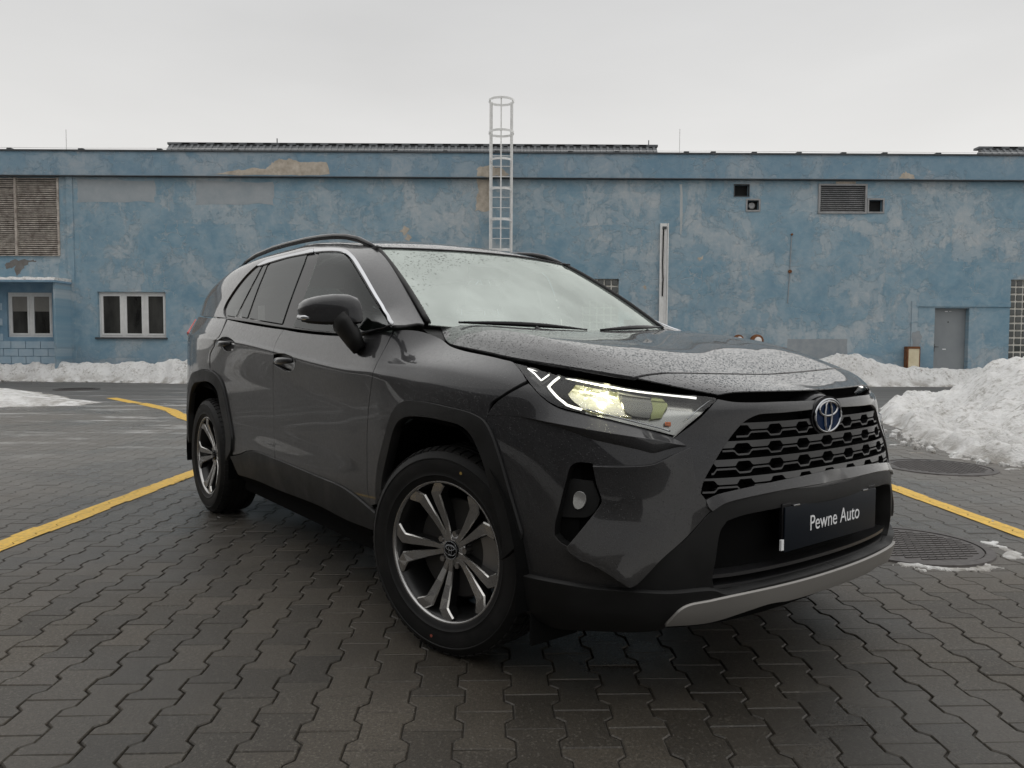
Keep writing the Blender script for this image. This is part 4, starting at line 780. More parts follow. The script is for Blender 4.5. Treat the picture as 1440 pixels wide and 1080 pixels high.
# lower intake slats
for zt in (.395, .362, .335):
    V = []; F = []; AA = np.linspace(-.50, .50, 41)
    for a in AA:
        s_ = abs(a); b = z_to_b(s_, zt) if False else np.interp(zt, BODY.P(np.full(200, s_), np.linspace(.05, .5, 200))[:, 2], np.linspace(.05, .5, 200)); P0 = BODY.P(s_, b); N0 = BODY.N(s_, b); sg = -1 if a < 0 else 1
        for d, dz in ((-.012, .005), (-.012, -.005), (-.055, .002)):
            q = P0+N0*d; V.append((q[0], q[1]*sg, q[2]+dz))
    for i in range(40): k = 3*i; F += [(k, k+3, k+4, k+1), (k, k+2, k+5, k+3)]
    MB().add(V, F).build('intake_slat', GRILLE, lowblk)
# dark gap under the bonnet lip
mb = MB(); V = []
for i in range(41):
    a = -.47+i*.0235; s_ = abs(a); sg = -1 if a < 0 else 1
    q = BODY.P(s_, .80); t_ = BODY.P(s_, .905); V += [(q[0]-.012, q[1]*sg, q[2]-.006), (t_[0]-.05, t_[1]*sg, t_[2]-.03), (t_[0]-.03, t_[1]*sg, t_[2]+.0)]
mb.add(V, [f for i in range(40) for f in ((3*i, 3*i+3, 3*i+4, 3*i+1), (3*i+1, 3*i+4, 3*i+5, 3*i+2))]).build('bonnet_seal', BLACK, car)
# ---- fog lamps ----
fogs = []
for s in (1, -1):
    pass
fr = pair('fog_lamp', 'fog_recess', BLACK, car, off=-.05, gap=-.003, rim=0, step=.02)
for i, s in enumerate((1, -1)):
    fx = (lambda g: g) if s == 1 else flip
    t = tunnel('fog_recess', -.051, .0, PLASTIC, fr[i], 'recess_wall', mir=False)
    if s == -1: t.data.transform(Matrix.Scale(-1, 4, (0, 1, 0))); t.data.flip_normals()
    put('fog_bezel', fx(panel_geo('fog_bezel', off=-.026, gap=0, step=.014, rim=.02)), PLASTIC, fr[i])
    put('fog_lens', fx(panel_geo('fog_lens', off=-.018, gap=0, step=.008, rim=.012)), LAMPCLEAR, fr[i])
# ---- headlights ----
hl = pair('headlight', 'headlight', LAMPBACK, car, off=-.045, gap=-.002, rim=0, step=.02)
for i, s in enumerate((1, -1)):
    fx = (lambda g: g) if s == 1 else flip
    t = tunnel('headlight', -.046, .0, GLOSSBLK, hl[i], 'lamp_frame', mir=False)
    if s == -1: t.data.transform(Matrix.Scale(-1, 4, (0, 1, 0))); t.data.flip_normals()
    put('lamp_lens', fx(panel_geo('headlight', off=-.002, gap=.001, step=.02, rim=.004)), LENS, hl[i])
    put('reflector', fx(panel_geo('reflector', off=-.034, gap=0, step=.012, rim=.01)), REFLECTOR, hl[i])
    put('projector', fx(panel_geo('projector', off=-.022, gap=0, step=.010, rim=.02)), PROJ, hl[i])
    put('projector_edge', fx(panel_geo('proj_side', off=-.026, gap=0, step=.010, rim=.02)), PROJ_Y, hl[i])
    put('lamp_corner', fx(panel_geo('lamp_dark', off=-.020, gap=0, step=.012, rim=.01)), GLOSSBLK, hl[i])
    put('side_marker', fx(panel_geo('amber', off=-.03, gap=0, step=.006, rim=.006)), AMBER, hl[i])
    def guide(key, r_, closed, off=-.012, flat=1., mat=DRL, nm='running_light'):
        raw = PANELS[key][1]; P = [np.array(q) for q in raw]
        if closed: P = P+[P[0]]
        pts = []
        for k in range(len(P)-1):
            for t_ in np.linspace(0, 1, 6, endpoint=False): pts.append(P[k]+(P[k+1]-P[k])*t_)
        pts.append(P[-1]); pts = np.array(pts)
        Q = BODY.P(pts[:, 0], pts[:, 1])+BODY.N(pts[:, 0], pts[:, 1])*off
        if s == -1: Q = Q*np.array([1, -1, 1])
        MB().tube(Q, r_, 6).build(nm, mat, hl[i], smooth=True)
    guide("drl_main", .0037, False); guide('drl_tri', .0024, True); guide('drl_front', .0016, False, mat=CHROME); guide('chrome_low', .0030, False, off=-.018, mat=CHROME, nm='bright_strip')
# ---- emblem ----
def ring(mb, cy, cz, ry, rz, r_, x=0., n=40):
    mb.tube([(x, cy+ry*math.cos(2*math.pi*k/n), cz+rz*math.sin(2*math.pi*k/n)) for k in range(n+1)], r_, 6, cap=False)
def emblem_mesh(mb, sc):   # three interlaced ovals in the y,z plane
    ring(mb, 0, 0, .0735*sc, .0510*sc, .0040*sc); ring(mb, 0, -.001*sc, .019*sc, .048*sc, .0042*sc); ring(mb, 0, .0215*sc, .051*sc, .0225*sc, .0042*sc)
mt = MB(); V = []; n = 20; F = []
for i in range(9):       # painted dome that carries the badge
    ph = math.pi/2*i/8
    for k in range(n):
        a = 2*math.pi*k/n; V.append((.745+.115*math.sin(ph)*1.0, .098*math.cos(a)*math.cos(ph*.62)**1, .845+.068*math.sin(a)*math.cos(ph*.62)))
for i in range(8):
    for k in range(n): F.append((i*n+k, i*n+(k+1) % n, (i+1)*n+(k+1) % n, (i+1)*n+k))
F.append(tuple(8*n+k for k in range(n)))
mt.add(V, F).build('badge_mount', PAINT, grl, smooth=True)
def disc(x0, x1, ry, rz, cz, n=40):
    mb = MB(); P = [(ry*math.cos(2*math.pi*k/n), cz+rz*math.sin(2*math.pi*k/n)) for k in range(n)]; return mb.prism(P, x0, x1, 'x')
emb = disc(.84, .874, .088, .061, .831).build('emblem', GLOSSBLK, car, angle=30)
e2 = disc(.874, .8755, .074, .051, .831).build('emblem_field', EMB_BLUE, emb)
mb = MB(); emblem_mesh(mb, 1.); e3 = mb.build('emblem_ovals', CHROMED, emb, smooth=True); e3.location = (.8775, 0, .831)
# ---- placard ----
def text_mesh(body, size, mat, name, parent):
    cu = bpy.data.curves.new(name, 'FONT'); cu.body = body; cu.size = size; cu.align_x = 'CENTER'; cu.align_y = 'CENTER'; cu.extrude = .0004
    to = bpy.data.objects.new(name, cu); COL.objects.link(to); bpy.context.view_layer.update()
    me = bpy.data.meshes.new_from_object(to.evaluated_get(bpy.context.evaluated_depsgraph_get())); bpy.data.objects.remove(to); bpy.data.curves.remove(cu)
    me.materials.clear(); return link(name, me, mat, parent)
plate = MB().box(.8985, .9035, -.262, .262, .446, .578, .0022).build('placard', PLATE, car, angle=40); plate['label'] = 'black placard lettered Pewne Auto in white'
MB().box(.886, .8982, -.268, .268, .452, .588, .003).build('placard_holder', GLOSSBLK, plate, angle=40)
tx = text_mesh('Pewne Auto', .066, WHITE, 'lettering', plate)
tx.data.transform(Matrix.Scale(.88, 4, (1, 0, 0))); tx.rotation_euler = (R(90), 0, R(90)); tx.location = (.9042, .012, .512)
for y in (-.205, .19): MB().box(.893, .9055, y-.016, y+.016, .577, .5815, .001).build('holder_clip', CHROME, plate, angle=40)
MB().box(.8945, .902, -.275, -.2625, .452, .484, .001).build('holder_sticker', WHITE, plate)
# ---- door handles ----
def handle(x, z, w_, door, s, key=None):
    c = Vector((x, -w_, z))
    P_ = np.array(PANELS[key][1]); c_ab = P_.mean(0); ex = np.abs(P_-c_ab).max(0)
    g = panel_geo(key, off=lambda vv: -.030*np.clip(1-((vv-c_ab)/ex)[:, 0]**2-.9*((vv-c_ab)/ex)[:, 1]**2, 0, 1)**.6-.0006, gap=-.001, rim=0, step=.010, recalc=True)
    put('handle_recess', g if s == 1 else flip(g), PAINT, door)
    mb = MB(); pts = []; rr = []
    for k in range(13):
        t = k/12.; xx = x+.105-.205*t; y = w_+.006+.030*math.sin(math.pi*min(1, max(0, t)))**.5; pts.append((xx, -y*s, z+.006-.006*t)); rr.append(.010+.007*math.sin(math.pi*t)**.6)
    mb.tube(pts, rr, 10, flat=.62); mb.build('door_handle', PAINT, door, smooth=True)
for i, s in enumerate((1, -1)):
    handle(-1.345, .962, .893, fd[i], s, 'handle_hole_front'); handle(-2.255, 1.040, .896, rd[i], s, 'handle_hole_rear')
# ---- mirrors ----
for s in (1, -1):
    secs = [(.878, -.632, 1.180, .050, .044), (.886, -.640, 1.181, .064, .056), (.910, -.660, 1.183, .072, .062), (.945, -.705, 1.184, .074, .062), (.980, -.755, 1.181, .070, .058), (1.008, -.800, 1.177, .058, .050), (1.024, -.825, 1.172, .042, .038), (1.031, -.836, 1.168, .022, .020)]
    V = []; n = 24
    for w_, xc, zc_, hx, hz in secs:
        for k in range(n):
            a = 2*math.pi*k/n; cx_, sn = math.cos(a), math.sin(a); e = .52
            V.append((xc+hx*math.copysign(abs(cx_)**e, cx_)*(1.0 if cx_ > 0 else .75)-hz*.55*sn+.010, -w_*s, zc_+hz*math.copysign(abs(sn)**e, sn)))
    top = []; bot = []
    for i in range(len(secs)-1):
        for k in range(n):
            q = (i*n+k, i*n+(k+1) % n, (i+1)*n+(k+1) % n, (i+1)*n+k); ang = (k+.5)/n*360
            (top if ang < 195 or ang > 318 else bot).append(q)
    bot.append(tuple(range(n))); top.append(tuple((len(secs)-1)*n+k for k in range(n)))
    mb = MB().add(V, bot); root = mb.build('side_mirror', PLASTIC, car, smooth=True)
    MB().add(V, top).build('mirror_cap', PAINT, root, smooth=True)
    pts = [(-.832, -1.034*s, 1.154), (-.785, -1.024*s, 1.151), (-.740, -1.006*s, 1.147), (-.692, -.980*s, 1.142), (-.652, -.955*s, 1.138)]
    MB().tube(pts, [.010, .012, .010, .006, .002], 8, flat=.7).build('turn_signal', CHROME, root, smooth=True)
    MB().tube([(-.650, -.930*s, 1.135), (-.630, -.918*s, 1.112), (-.595, -.900*s, 1.060), (-.580, -.885*s, 1.022)], [.066, .064, .054, .040], 12, flat=.60, upv=(1, 0, 0)).build('mirror_arm', PLASTIC, root, smooth=True)
    MB().box(-.792, -.786, *sorted((-.90*s, -.98*s)), 1.145, 1.215, .002).build('mirror_glass', CHROME, root)
lm_ = bpy.data.objects
for o_ in list(car.children):
    if o_.type == 'MESH' and o_.name.startswith('side_mirror') and o_.data.vertices[0].co.y > 0: o_.location = (-.075, -.02, -.022)
# ---- lamps that are switched on ----
for s in (1, -1):
    P_ = np.array(PANELS['reflector'][1]).mean(0); q = BODY.P(*P_)-BODY.N(*P_)*.016
    pl = bpy.data.lights.new('lamp', 'POINT'); pl.energy = .5; pl.color = (1, .96, .66); pl.shadow_soft_size = .012; lo = bpy.data.objects.new('lamp_glow', pl); COL.objects.link(lo); lo.location = (q[0], q[1]*s, q[2]); lo.parent = hl[0 if s == 1 else 1]
# ---- wheels ----
STEER = .2712
def make_wheel(x, y, side, steer):
    root = bpy.data.objects.new('wheel', None); COL.objects.link(root); root.parent = car
    root.location = (x, y, .352); root.rotation_euler = (0, 0, steer + (0 if side < 0 else math.pi))
    # local: outboard = -y ; rim lip plane at y = -.105
    prof = [(.236, -.100), (.243, -.108), (.252, -.110), (.258, -.1135), (.261, -.1165), (.264, -.1150), (.275, -.1165), (.300, -.119), (.314, -.1165), (.316, -.1185), (.319, -.1180), (.322, -.1145), (.336, -.106), (.346, -.092), (.3505, -.075)]
    for yy in (-.050, -.018, .018, .050): prof += [(.352, yy-.006), (.345, yy-.0055), (.345, yy+.0055), (.352, yy+.006)]
    prof += [(.3505, .075), (.346, .092), (.336, .106), (.322, .1145), (.300, .119), (.275, .1165), (.236, .100)]
    tyre = MB().lathe(prof, 72).build('tyre', RUBBER, root, angle=38)
    bl = MB()
    for k in range(60):     # shoulder tread blocks
        for sg in (-1, 1):
            a = 2*math.pi*k/60; v = []
            for da, rr_, yy in ((.0, .3515, .062), (.070, .3515, .062), (.0, .3512, .078), (.070, .3512, .078), (.0, .342, .102), (.070, .342, .102)):
                v.append(((rr_+.003)*math.cos(a+da), sg*yy, (rr_+.003)*math.sin(a+da)))
            n0 = len(v); v += [(q[0]*.985, q[1], q[2]*.985) for q in v]
            bl.add(v, [(0, 1, 3, 2), (2, 3, 5, 4), (0, 6, 7, 1), (4, 5, 11, 10), (0, 2, 8, 6), (2, 4, 10, 8), (1, 7, 9, 3), (3, 9, 11, 5)])
    stuff(bl.build('tread_block', RUBBER, root))
    MB().lathe([(.231, -.086), (.2325, -.103), (.2385, -.1055), (.2415, -.1035), (.2425, -.098)], 72).build('rim_lip', RIMF, root, smooth=True)
    MB().lathe([(.2315, -.090), (.222, -.078), (.214, -.045), (.205, .02), (.212, .095), (.225, .1)], 64).build('rim', RIMB, root, smooth=True)
    MB().lathe([(.0, -.030), (.165, -.030), (.170, -.026), (.170, .0), (.06, .0)], 48).build('brake_disc', DISC, root, angle=30)
    cal = MB()
    for k in range(9):
        a = R(-20)+R(45)*k/8-R(0)
        for r_ in (.128, .196):
            for yy in (-.048, .02): cal.v.append((r_*math.cos(a), yy, r_*math.sin(a)))
    for k in range(8):
        q = 4*k; cal.f += [(q, q+4, q+6, q+2), (q+2, q+6, q+7, q+3), (q, q+1, q+5, q+4), (q+1, q+3, q+7, q+5)]
    cal.f += [(0, 2, 3, 1), (32, 33, 35, 34)]; cal.build('brake_caliper', STEEL, root)
    def depth(r_): return -(.062+.036*smooth01(np.array((r_-.05)/.19)))     # dished face
    for g in range(5):
        for sg in (-1, 1):
            rs = [.030, .075, .120, .165, .197, .216, .2345]; an = [10.5, 10., 9.7, 9.6, 9.6, 14.2, 18.6]; hw = [.0090, .0108, .0145, .0182, .0215, .0210, .0205]
            C0 = []
            for r_, a_ in zip(rs, an):
                a = R(41.5+72*g+90-90+sg*a_); C0.append(np.array([r_*math.cos(a), r_*math.sin(a)]))
            top = []; low = []
            for i, c in enumerate(C0):
                t = C0[min(i+1, 6)]-C0[max(i-1, 0)]; t = t/np.hypot(*t); nn = np.array([-t[1], t[0]]); d = float(depth(rs[i]))
                h = hw[i]
                top.append((c+nn*h*.80, c-nn*h*.80, d)); low.append((c+nn*h, c-nn*h, d+.005, d+.042))
            V = []
            for (a1, b1, d), (a2, b2, d2, d3) in zip(top, low):
                V += [(a1[0], d, a1[1]), (b1[0], d, b1[1]), (a2[0], d2, a2[1]), (b2[0], d2, b2[1]), (a2[0], d3, a2[1]), (b2[0], d3, b2[1])]
            Ff = []
            for i in range(6):
                k = 6*i; Ff += [(k, k+6, k+7, k+1), (k, k+2, k+8, k+6), (k+1, k+7, k+9, k+3), (k+2, k+4, k+10, k+8), (k+3, k+9, k+11, k+5)]
            Ff += [(36, 38, 39, 37), (38, 40, 41, 39), (0, 1, 3, 2), (2, 3, 5, 4)]
            sp_ = MB().add(V, Ff).build('spoke', RIMF, root); sp_.data.materials.append(EDGE); sp_.data.materials.append(RIMB)
            for i in range(6): sp_.data.polygons[5*i+1].material_index = 1; sp_.data.polygons[5*i+2].material_index = 1; sp_.data.polygons[5*i+3].material_index = 2; sp_.data.polygons[5*i+4].material_index = 2
    MB().lathe([(.0, -.060), (.030, -.062), (.052, -.058), (.058, -.048), (.060, -.02)], 40).build('hub', RIMF, root, smooth=True)
    cap = MB().lathe([(.0, -.0675), (.029, -.0670), (.0315, -.064), (.0315, -.055)], 32).build('centre_cap', GLOSSBLK, root, smooth=True)
    em = MB(); emblem_mesh(em, .36); ring(em, 0, 0, .030, .030, .0012)
    em.v = [(y_, -.069, z_) for x_, y_, z_ in em.v]; em.build('cap_emblem', CHROME, root, smooth=True)
    for g in range(5):
        a = R(41.5+36+72*g); c = (.057*math.cos(a), .057*math.sin(a))
        mb = MB(); mb.prism([(c[0]+.0105*math.cos(R(60*k)), c[1]+.0105*math.sin(R(60*k))) for k in range(6)], -.062, -.03)
        mb.build('wheel_nut', STEEL, root)
    return root
fwh = make_wheel(0, -.78+.0, -1, STEER); make_wheel(0, .78, 1, STEER); make_wheel(-2.69, -.785, -1, 0.); make_wheel(-2.69, .785, 1, 0.)
for an_, col_ in ((72, ('yellow tyre dot', (.30, .20, .05))), (262, ('red tyre dot', (.26, .06, .04)))):
    a = R(an_); x_, z_ = .292*math.cos(a), .292*math.sin(a); MB().prism([(x_+.0055*math.cos(R(45*k)), z_+.0055*math.sin(R(45*k))) for k in range(8)], -.1192, -.1170).build('paint_dot', simple(*col_, .7), fwh)
# mud flap behind the front wheels
for s in (1, -1): MB().box(.44, .452, *sorted((-.84*s, -.66*s)), .16, .36, .003).build('splash_guard', BLACK, car)
# ================= yard frame: X to the right of the view, D away from the camera foot =================
RH = Vector((math.sin(YAW), -math.cos(YAW), 0)); FH = Vector((math.cos(YAW), math.sin(YAW), 0)); YROT = math.atan2(RH.y, RH.x)
def yard(X, D, z=0.): q = Vector((CAMX, CAMY, 0)) + RH*X + FH*D; q.z = z; return q
def at_yard(o, X, D, z=0.): o.location = yard(X, D, z); o.rotation_euler = (0, 0, YROT); return o
def ything(name, label, cat, X, D, z=0., group=None): return thing(name, label, cat, yard(X, D, z), YROT, group)
YM = Matrix.Rotation(-YROT, 4, 'Z') @ Matrix.Translation(-Vector((CAMX, CAMY, 0)))   # world -> yard
def yco(m):   # world position expressed in yard axes (for materials)
    return m.map(m.n('ShaderNodeVectorMath', {0: m.pos(), 1: (CAMX, CAMY, 0)}, operation='SUBTRACT').outputs[0], rot=(0, 0, -YROT))
# ---- setting materials ----
def paver_mat():
    m = Mat('wet concrete pavers'); c = yco(m)
    tone = m.math('ADD', m.n('ShaderNodeObjectInfo').outputs['Random'], m.attr('tone'))
    tone = m.math('FRACT', tone); fine = m.noise(c, 120, 6, .85); agg = m.vor(c, 190, out='Color'); r, g, b = m.xyz(agg)
    wet = m.noise(c, .55, 4, .55); st = m.noise(c, 5, 4)
    base = m.mix(tone, (.052, .043, .032), (.108, .090, .067)); base = m.mix(m.mr(tone, .86, 1., 0, .35), base, (.075, .060, .050))
    base = m.mix(m.mr(fine, .40, .62, 0, .75), base, (.014, .013, .011)); base = m.mix(m.mr(fine, .42, .30, 0, .6), base, (.15, .14, .12)); base = m.mix(m.math('MULTIPLY', m.math('GREATER_THAN', r, .92), .32), base, (.20, .185, .155))
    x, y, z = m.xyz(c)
    dry_lit = m.mr(m.math('ADD', y, m.math('MULTIPLY', m.math('ABSOLUTE', x), .35)), 3.2, 8.5, 0., 1., 'SMOOTHSTEP')     # paler further out: drier, and the shade nearer the camera put in the colour
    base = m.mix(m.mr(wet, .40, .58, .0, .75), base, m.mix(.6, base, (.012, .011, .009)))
    base = m.mix(m.math('MULTIPLY', dry_lit, .75), base, m.mix(st, (.118, .110, .099), (.176, .167, .152)))
    salt = m.noise(m.map(c, (.30, 1.3, 1)), 2.0, 8, .74)      # thin salt and ice veil near the left snow patch
    sm = m.math('MULTIPLY', m.mr(salt, .53, .63), m.math('MULTIPLY', m.mr(x, -1.6, -4.4), m.mr(y, 6.2, 9.0)))
    base = m.mix(m.math('MULTIPLY', sm, .62), base, (.62, .62, .61))
    rough = m.mr(wet, .40, .60, .54, .17); rough = m.math('ADD', rough, m.math('MULTIPLY', fine, .12))
    h = m.math('ADD', m.math('MULTIPLY', fine, .6), m.math('MULTIPLY', r, .4))
    m.p(Base_Color=base, Roughness=rough, Specular_IOR_Level=.5, Normal=m.bump(h, .0030, 1.)); return m.m
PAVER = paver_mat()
def ground_mat():
    m = Mat('damp asphalt and grit'); c = yco(m); x, y, z = m.xyz(c)
    n = m.noise(c, 90, 4, .7); b_ = m.noise(m.map(c, (.25, 1.2, 1)), 1.1, 5, .6); r, g, bb_ = m.xyz(m.vor(c, 160, out='Color'))
    col = m.mix(m.mr(b_, .35, .65), (.075, .073, .069), (.118, .115, .109)); col = m.mix(m.mr(n, .3, .7, 0, .5), col, (.05, .049, .046))
    near = m.mr(y, 12.2, 13.6, 1., 0.); col = m.mix(near, col, m.mix(m.mr(n, .3, .7), (.055, .052, .047), (.085, .08, .073)))
    salt = m.noise(m.map(c, (.22, 1.9, 1)), 2.0, 6, .72); sm = m.math('MULTIPLY', m.mr(salt, .55, .66), m.math('MULTIPLY', m.mr(x, -1.5, -5.0), m.mr(y, 19, 15)))
    col = m.mix(m.math('MULTIPLY', sm, .7), col, (.6, .6, .6))
    m.p(Base_Color=col, Roughness=m.mr(b_, .35, .65, .45, .7), Normal=m.bump(n, .004, .6)); return m.m
GROUND = ground_mat()
def snow_mat():
    m = Mat('old snow'); c = m.co(); w_ = m.pos()
    a = m.noise(w_, 3.2, 6, .65); d = m.noise(w_, 14, 5, .7); x, y, z = m.xyz(w_)
    dirt = m.math('MULTIPLY', m.mr(d, .46, .70), m.mr(a, .38, .60)); low = m.mr(z, .22, .0)
    dirt = m.math('MAXIMUM', m.math('MULTIPLY', dirt, .95), m.math('MULTIPLY', m.mr(a, .40, .60), m.math('MULTIPLY', low, .8)))
    col = m.mix(dirt, (.91, .905, .89), (.24, .21, .17))
    h = m.math('ADD', m.noise(w_, 22, 5, .7), m.math('MULTIPLY', m.noise(w_, 90, 3), .4))
    m.p(Base_Color=col, Roughness=.75, Subsurface_Weight=.05, Subsurface_Radius=(.03, .03, .035), Normal=m.bump(h, .06, .9)); return m.m
SNOW = snow_mat()
def plaster_mat(name='faded blue plaster', fascia=False):
    m = Mat(name); c = yco(m); x, y, z = m.xyz(c)
    cx_ = m.n('ShaderNodeCombineXYZ', {0: x, 1: z, 2: 0.}).outputs[0]
    big = m.noise(cx_, .55, 5, .6, .4); mid = m.noise(m.map(cx_, loc=(7, 3, 0)), 1.7, 6, .65, .6); fin = m.noise(cx_, 9, 5, .7)
    deep = m.mix(m.mr(mid, .35, .65), (.165, .290, .380), (.225, .355, .440)); pale = m.mix(m.mr(fin, .3, .7), (.400, .455, .490), (.500, .530, .540))
    # large repaint rectangles
    br = m.n('ShaderNodeTexBrick', {'Vector': m.map(m.n('ShaderNodeVectorMath', {0: cx_, 1: m.n('ShaderNodeVectorMath', {0: m.noise(cx_, 1.5, 3, col=True), 'Scale': .28}, operation='SCALE').outputs[0]}, operation='ADD').outputs[0], loc=(.4, .2, 0)), 'Scale': 1., 'Mortar Size': .0, 'Brick Width': 2.3, 'Row Height': .95, 'Color1': (0, 0, 0, 1), 'Color2': (1, 1, 1, 1), 'Bias': 0.}, offset=.37, squash=1.4, squash_frequency=3)
    rect = m.n('ShaderNodeRGBToBW', {0: br.outputs[0]}).outputs[0]
    hm = m.mr(m.math('ADD', m.math('MULTIPLY', big, .80), m.math('MULTIPLY', mid, .45)), .54, .76)
    strk = m.noise(m.map(cx_, (2.6, .30, 1)), 1.6, 5, .7)                 # vertical run marks
    flake = m.noise(m.map(cx_, (1., 1.15, 1), loc=(4, 2, 0)), 1.25, 10, .74, .55); flake2 = m.noise(m.map(cx_, (1.2, .8, 1), loc=(11, 5, 0)), .75, 10, .72, .4)
    lo = m.math('ADD', m.math('MULTIPLY', m.math('SUBTRACT', big, .5), .85), m.math('ADD', m.math('MULTIPLY', m.math('SUBTRACT', rect, .5), .10), m.mr(strk, .35, .70, -.06, .07)))
    worm = m.noise(m.map(cx_, (1., 1.25, 1), loc=(4, 2, 0)), 3.0, 7, .62, 1.9)
    e1 = m.mr(m.math('ADD', flake, lo), .500, .545); e2 = m.mr(m.math('ADD', flake2, m.math('MULTIPLY', lo, .5)), .555, .585)      # worn film with crisp flaking edges
    f = m.math('ADD', m.math('ADD', m.math('MULTIPLY', e1, .25), m.math('MULTIPLY', e2, .22)), m.math('ADD', m.math('MULTIPLY', hm, .34), m.math('ADD', m.math('MULTIPLY', rect, .14), m.mr(worm, .46, .60, 0, .14))))
    v1 = m.n('ShaderNodeTexVoronoi', {'Vector': m.n('ShaderNodeVectorMath', {0: cx_, 1: m.n('ShaderNodeVectorMath', {0: m.noise(cx_, 3, 4, col=True), 'Scale': .45}, operation='SCALE').outputs[0]}, operation='ADD').outputs[0], 'Scale': 2.6}, feature='DISTANCE_TO_EDGE').outputs['Distance']
    crk = m.math('MULTIPLY', m.mr(v1, .0, .035, 1., 0.), m.mr(m.noise(m.map(cx_, loc=(3, 9, 0)), .8, 4), .47, .60))
    f = m.math('MAXIMUM', f, m.math('MULTIPLY', crk, .75))
    f = m.math('MINIMUM', m.math('MAXIMUM', f, 0.), 1.)
    col = m.mix(f, deep, pale)
    col = m.mix(m.mr(fin, .62, .78, 0, .35), col, (.40, .43, .45))
    if not fascia:
        damp = m.math('MULTIPLY', m.mr(z, 1.1, .3), m.mr(mid, .3, .6)); col = m.mix(m.math('MULTIPLY', damp, .45), col, (.07, .13, .20))
    else: col = m.mix(.35, col, (.15, .235, .32))
    wh = m.math('MULTIPLY', m.mr(m.noise(m.map(cx_, loc=(1, 5, 0)), 2.4, 6, .75), .63, .70), .5); col = m.mix(wh, col, (.50, .50, .49))
    h = m.math('ADD', m.math('MULTIPLY', fin, .5), m.math('ADD', m.math('MULTIPLY', e1, -.5), m.math('MULTIPLY', crk, -.6)))
    m.p(Base_Color=col, Roughness=.82, Specular_IOR_Level=.3, Normal=m.bump(h, .02, .7)); return m.m
PLASTER = plaster_mat(); FASCIA = plaster_mat('blue fascia plaster', True)
def flat_noise(name, a, b, scale, rough=.8, metal=0., bump=.006, det=5):
    m = Mat(name); c = m.pos(); n = m.noise(c, scale, det, .65)
    m.p(Base_Color=m.mix(m.mr(n, .3, .7), a, b), Roughness=rough, Metallic=metal, Normal=m.bump(n, bump, .7)); return m.m
BARE = flat_noise('bare render', (.36, .31, .25), (.60, .54, .46), 5., .9, bump=.02)
BLOCKBLUE = flat_noise('painted block', (.33, .46, .56), (.45, .55, .62), 4., .8)
BLUETRIM = flat_noise('blue trim', (.13, .25, .36), (.26, .38, .48), 2.2)
PVC = flat_noise('white window frame', (.66, .66, .65), (.78, .78, .77), 6., .45, bump=.001)
def pane_mat():
    m = Mat('dark dusty window pane'); c = m.pos(); n = m.noise(m.map(c, (1, 1, .35)), 1.9, 5, .6)
    m.p(Base_Color=m.mix(m.mr(n, .35, .68), (.010, .011, .011), (.060, .060, .056)), Roughness=m.mr(n, .4, .7, .03, .14), Specular_IOR_Level=.7); return m.m
PANE = pane_mat()
BLIND = flat_noise('roller blind', (.20, .19, .175), (.25, .24, .22), 3.)
SLAT = flat_noise('weathered louvre slat', (.20, .165, .14), (.62, .57, .51), 7., .8)
DARKIN = simple('dark interior', (.010, .010, .010), .9)
GALV = flat_noise('pale galvanised steel', (.68, .68, .66), (.84, .84, .83), 9., .5, .25, .001)
RUST = flat_noise('rust', (.10, .035, .012), (.24, .10, .04), 14., .9)
VENTM = flat_noise('grey vent metal', (.22, .225, .23), (.36, .36, .36), 5., .5, .4, .001)
DOORM = flat_noise('grey steel door', (.215, .235, .25), (.265, .285, .295), 1.6, .5, 0, .002)
ROOFM = flat_noise('grey profiled sheet', (.085, .092, .098), (.135, .142, .150), 2.2, .5, .4, .002)
TINFLASH = flat_noise('dark flashing', (.045, .05, .055), (.09, .095, .10), 4., .5, .3, .001)
CREAM = flat_noise('cream paint', (.62, .54, .36), (.74, .66, .48), 5., .7)
GLASSBLOCK = Mat('glass block').p(Base_Color=(.035, .042, .040), Roughness=.10, Specular_IOR_Level=.7).m
MORTAR = flat_noise('pale mortar', (.62, .60, .54), (.76, .74, .68), 10.)
IRON = flat_noise('cast iron', (.050, .044, .042), (.105, .095, .090), 25., .5, .5, .002)
CONC = flat_noise('patched grey render', (.24, .275, .30), (.34, .36, .375), 4.)
def yellow_mat():
    m = Mat('worn yellow road paint'); c = m.pos(); n = m.noise(c, 45, 5, .75); b_ = m.noise(c, 4, 3)
    m.p(Base_Color=m.mix(m.mr(n, .42, .70, 0, .55), m.mix(b_, (.64, .38, .035), (.80, .50, .06)), (.20, .155, .08)), Roughness=.55, Normal=m.bump(m.noise(c, 260, 3), .001, .6)); return m.m
YELLOW = yellow_mat()

# ================= ground =================
gm = MB(); gm.add([yard(-400, -60, -.013), yard(400, -60, -.013), yard(400, 600, -.013), yard(-400, 600, -.013)], [(0, 1, 2, 3)])
ground = struct(gm.build('ground', GROUND))
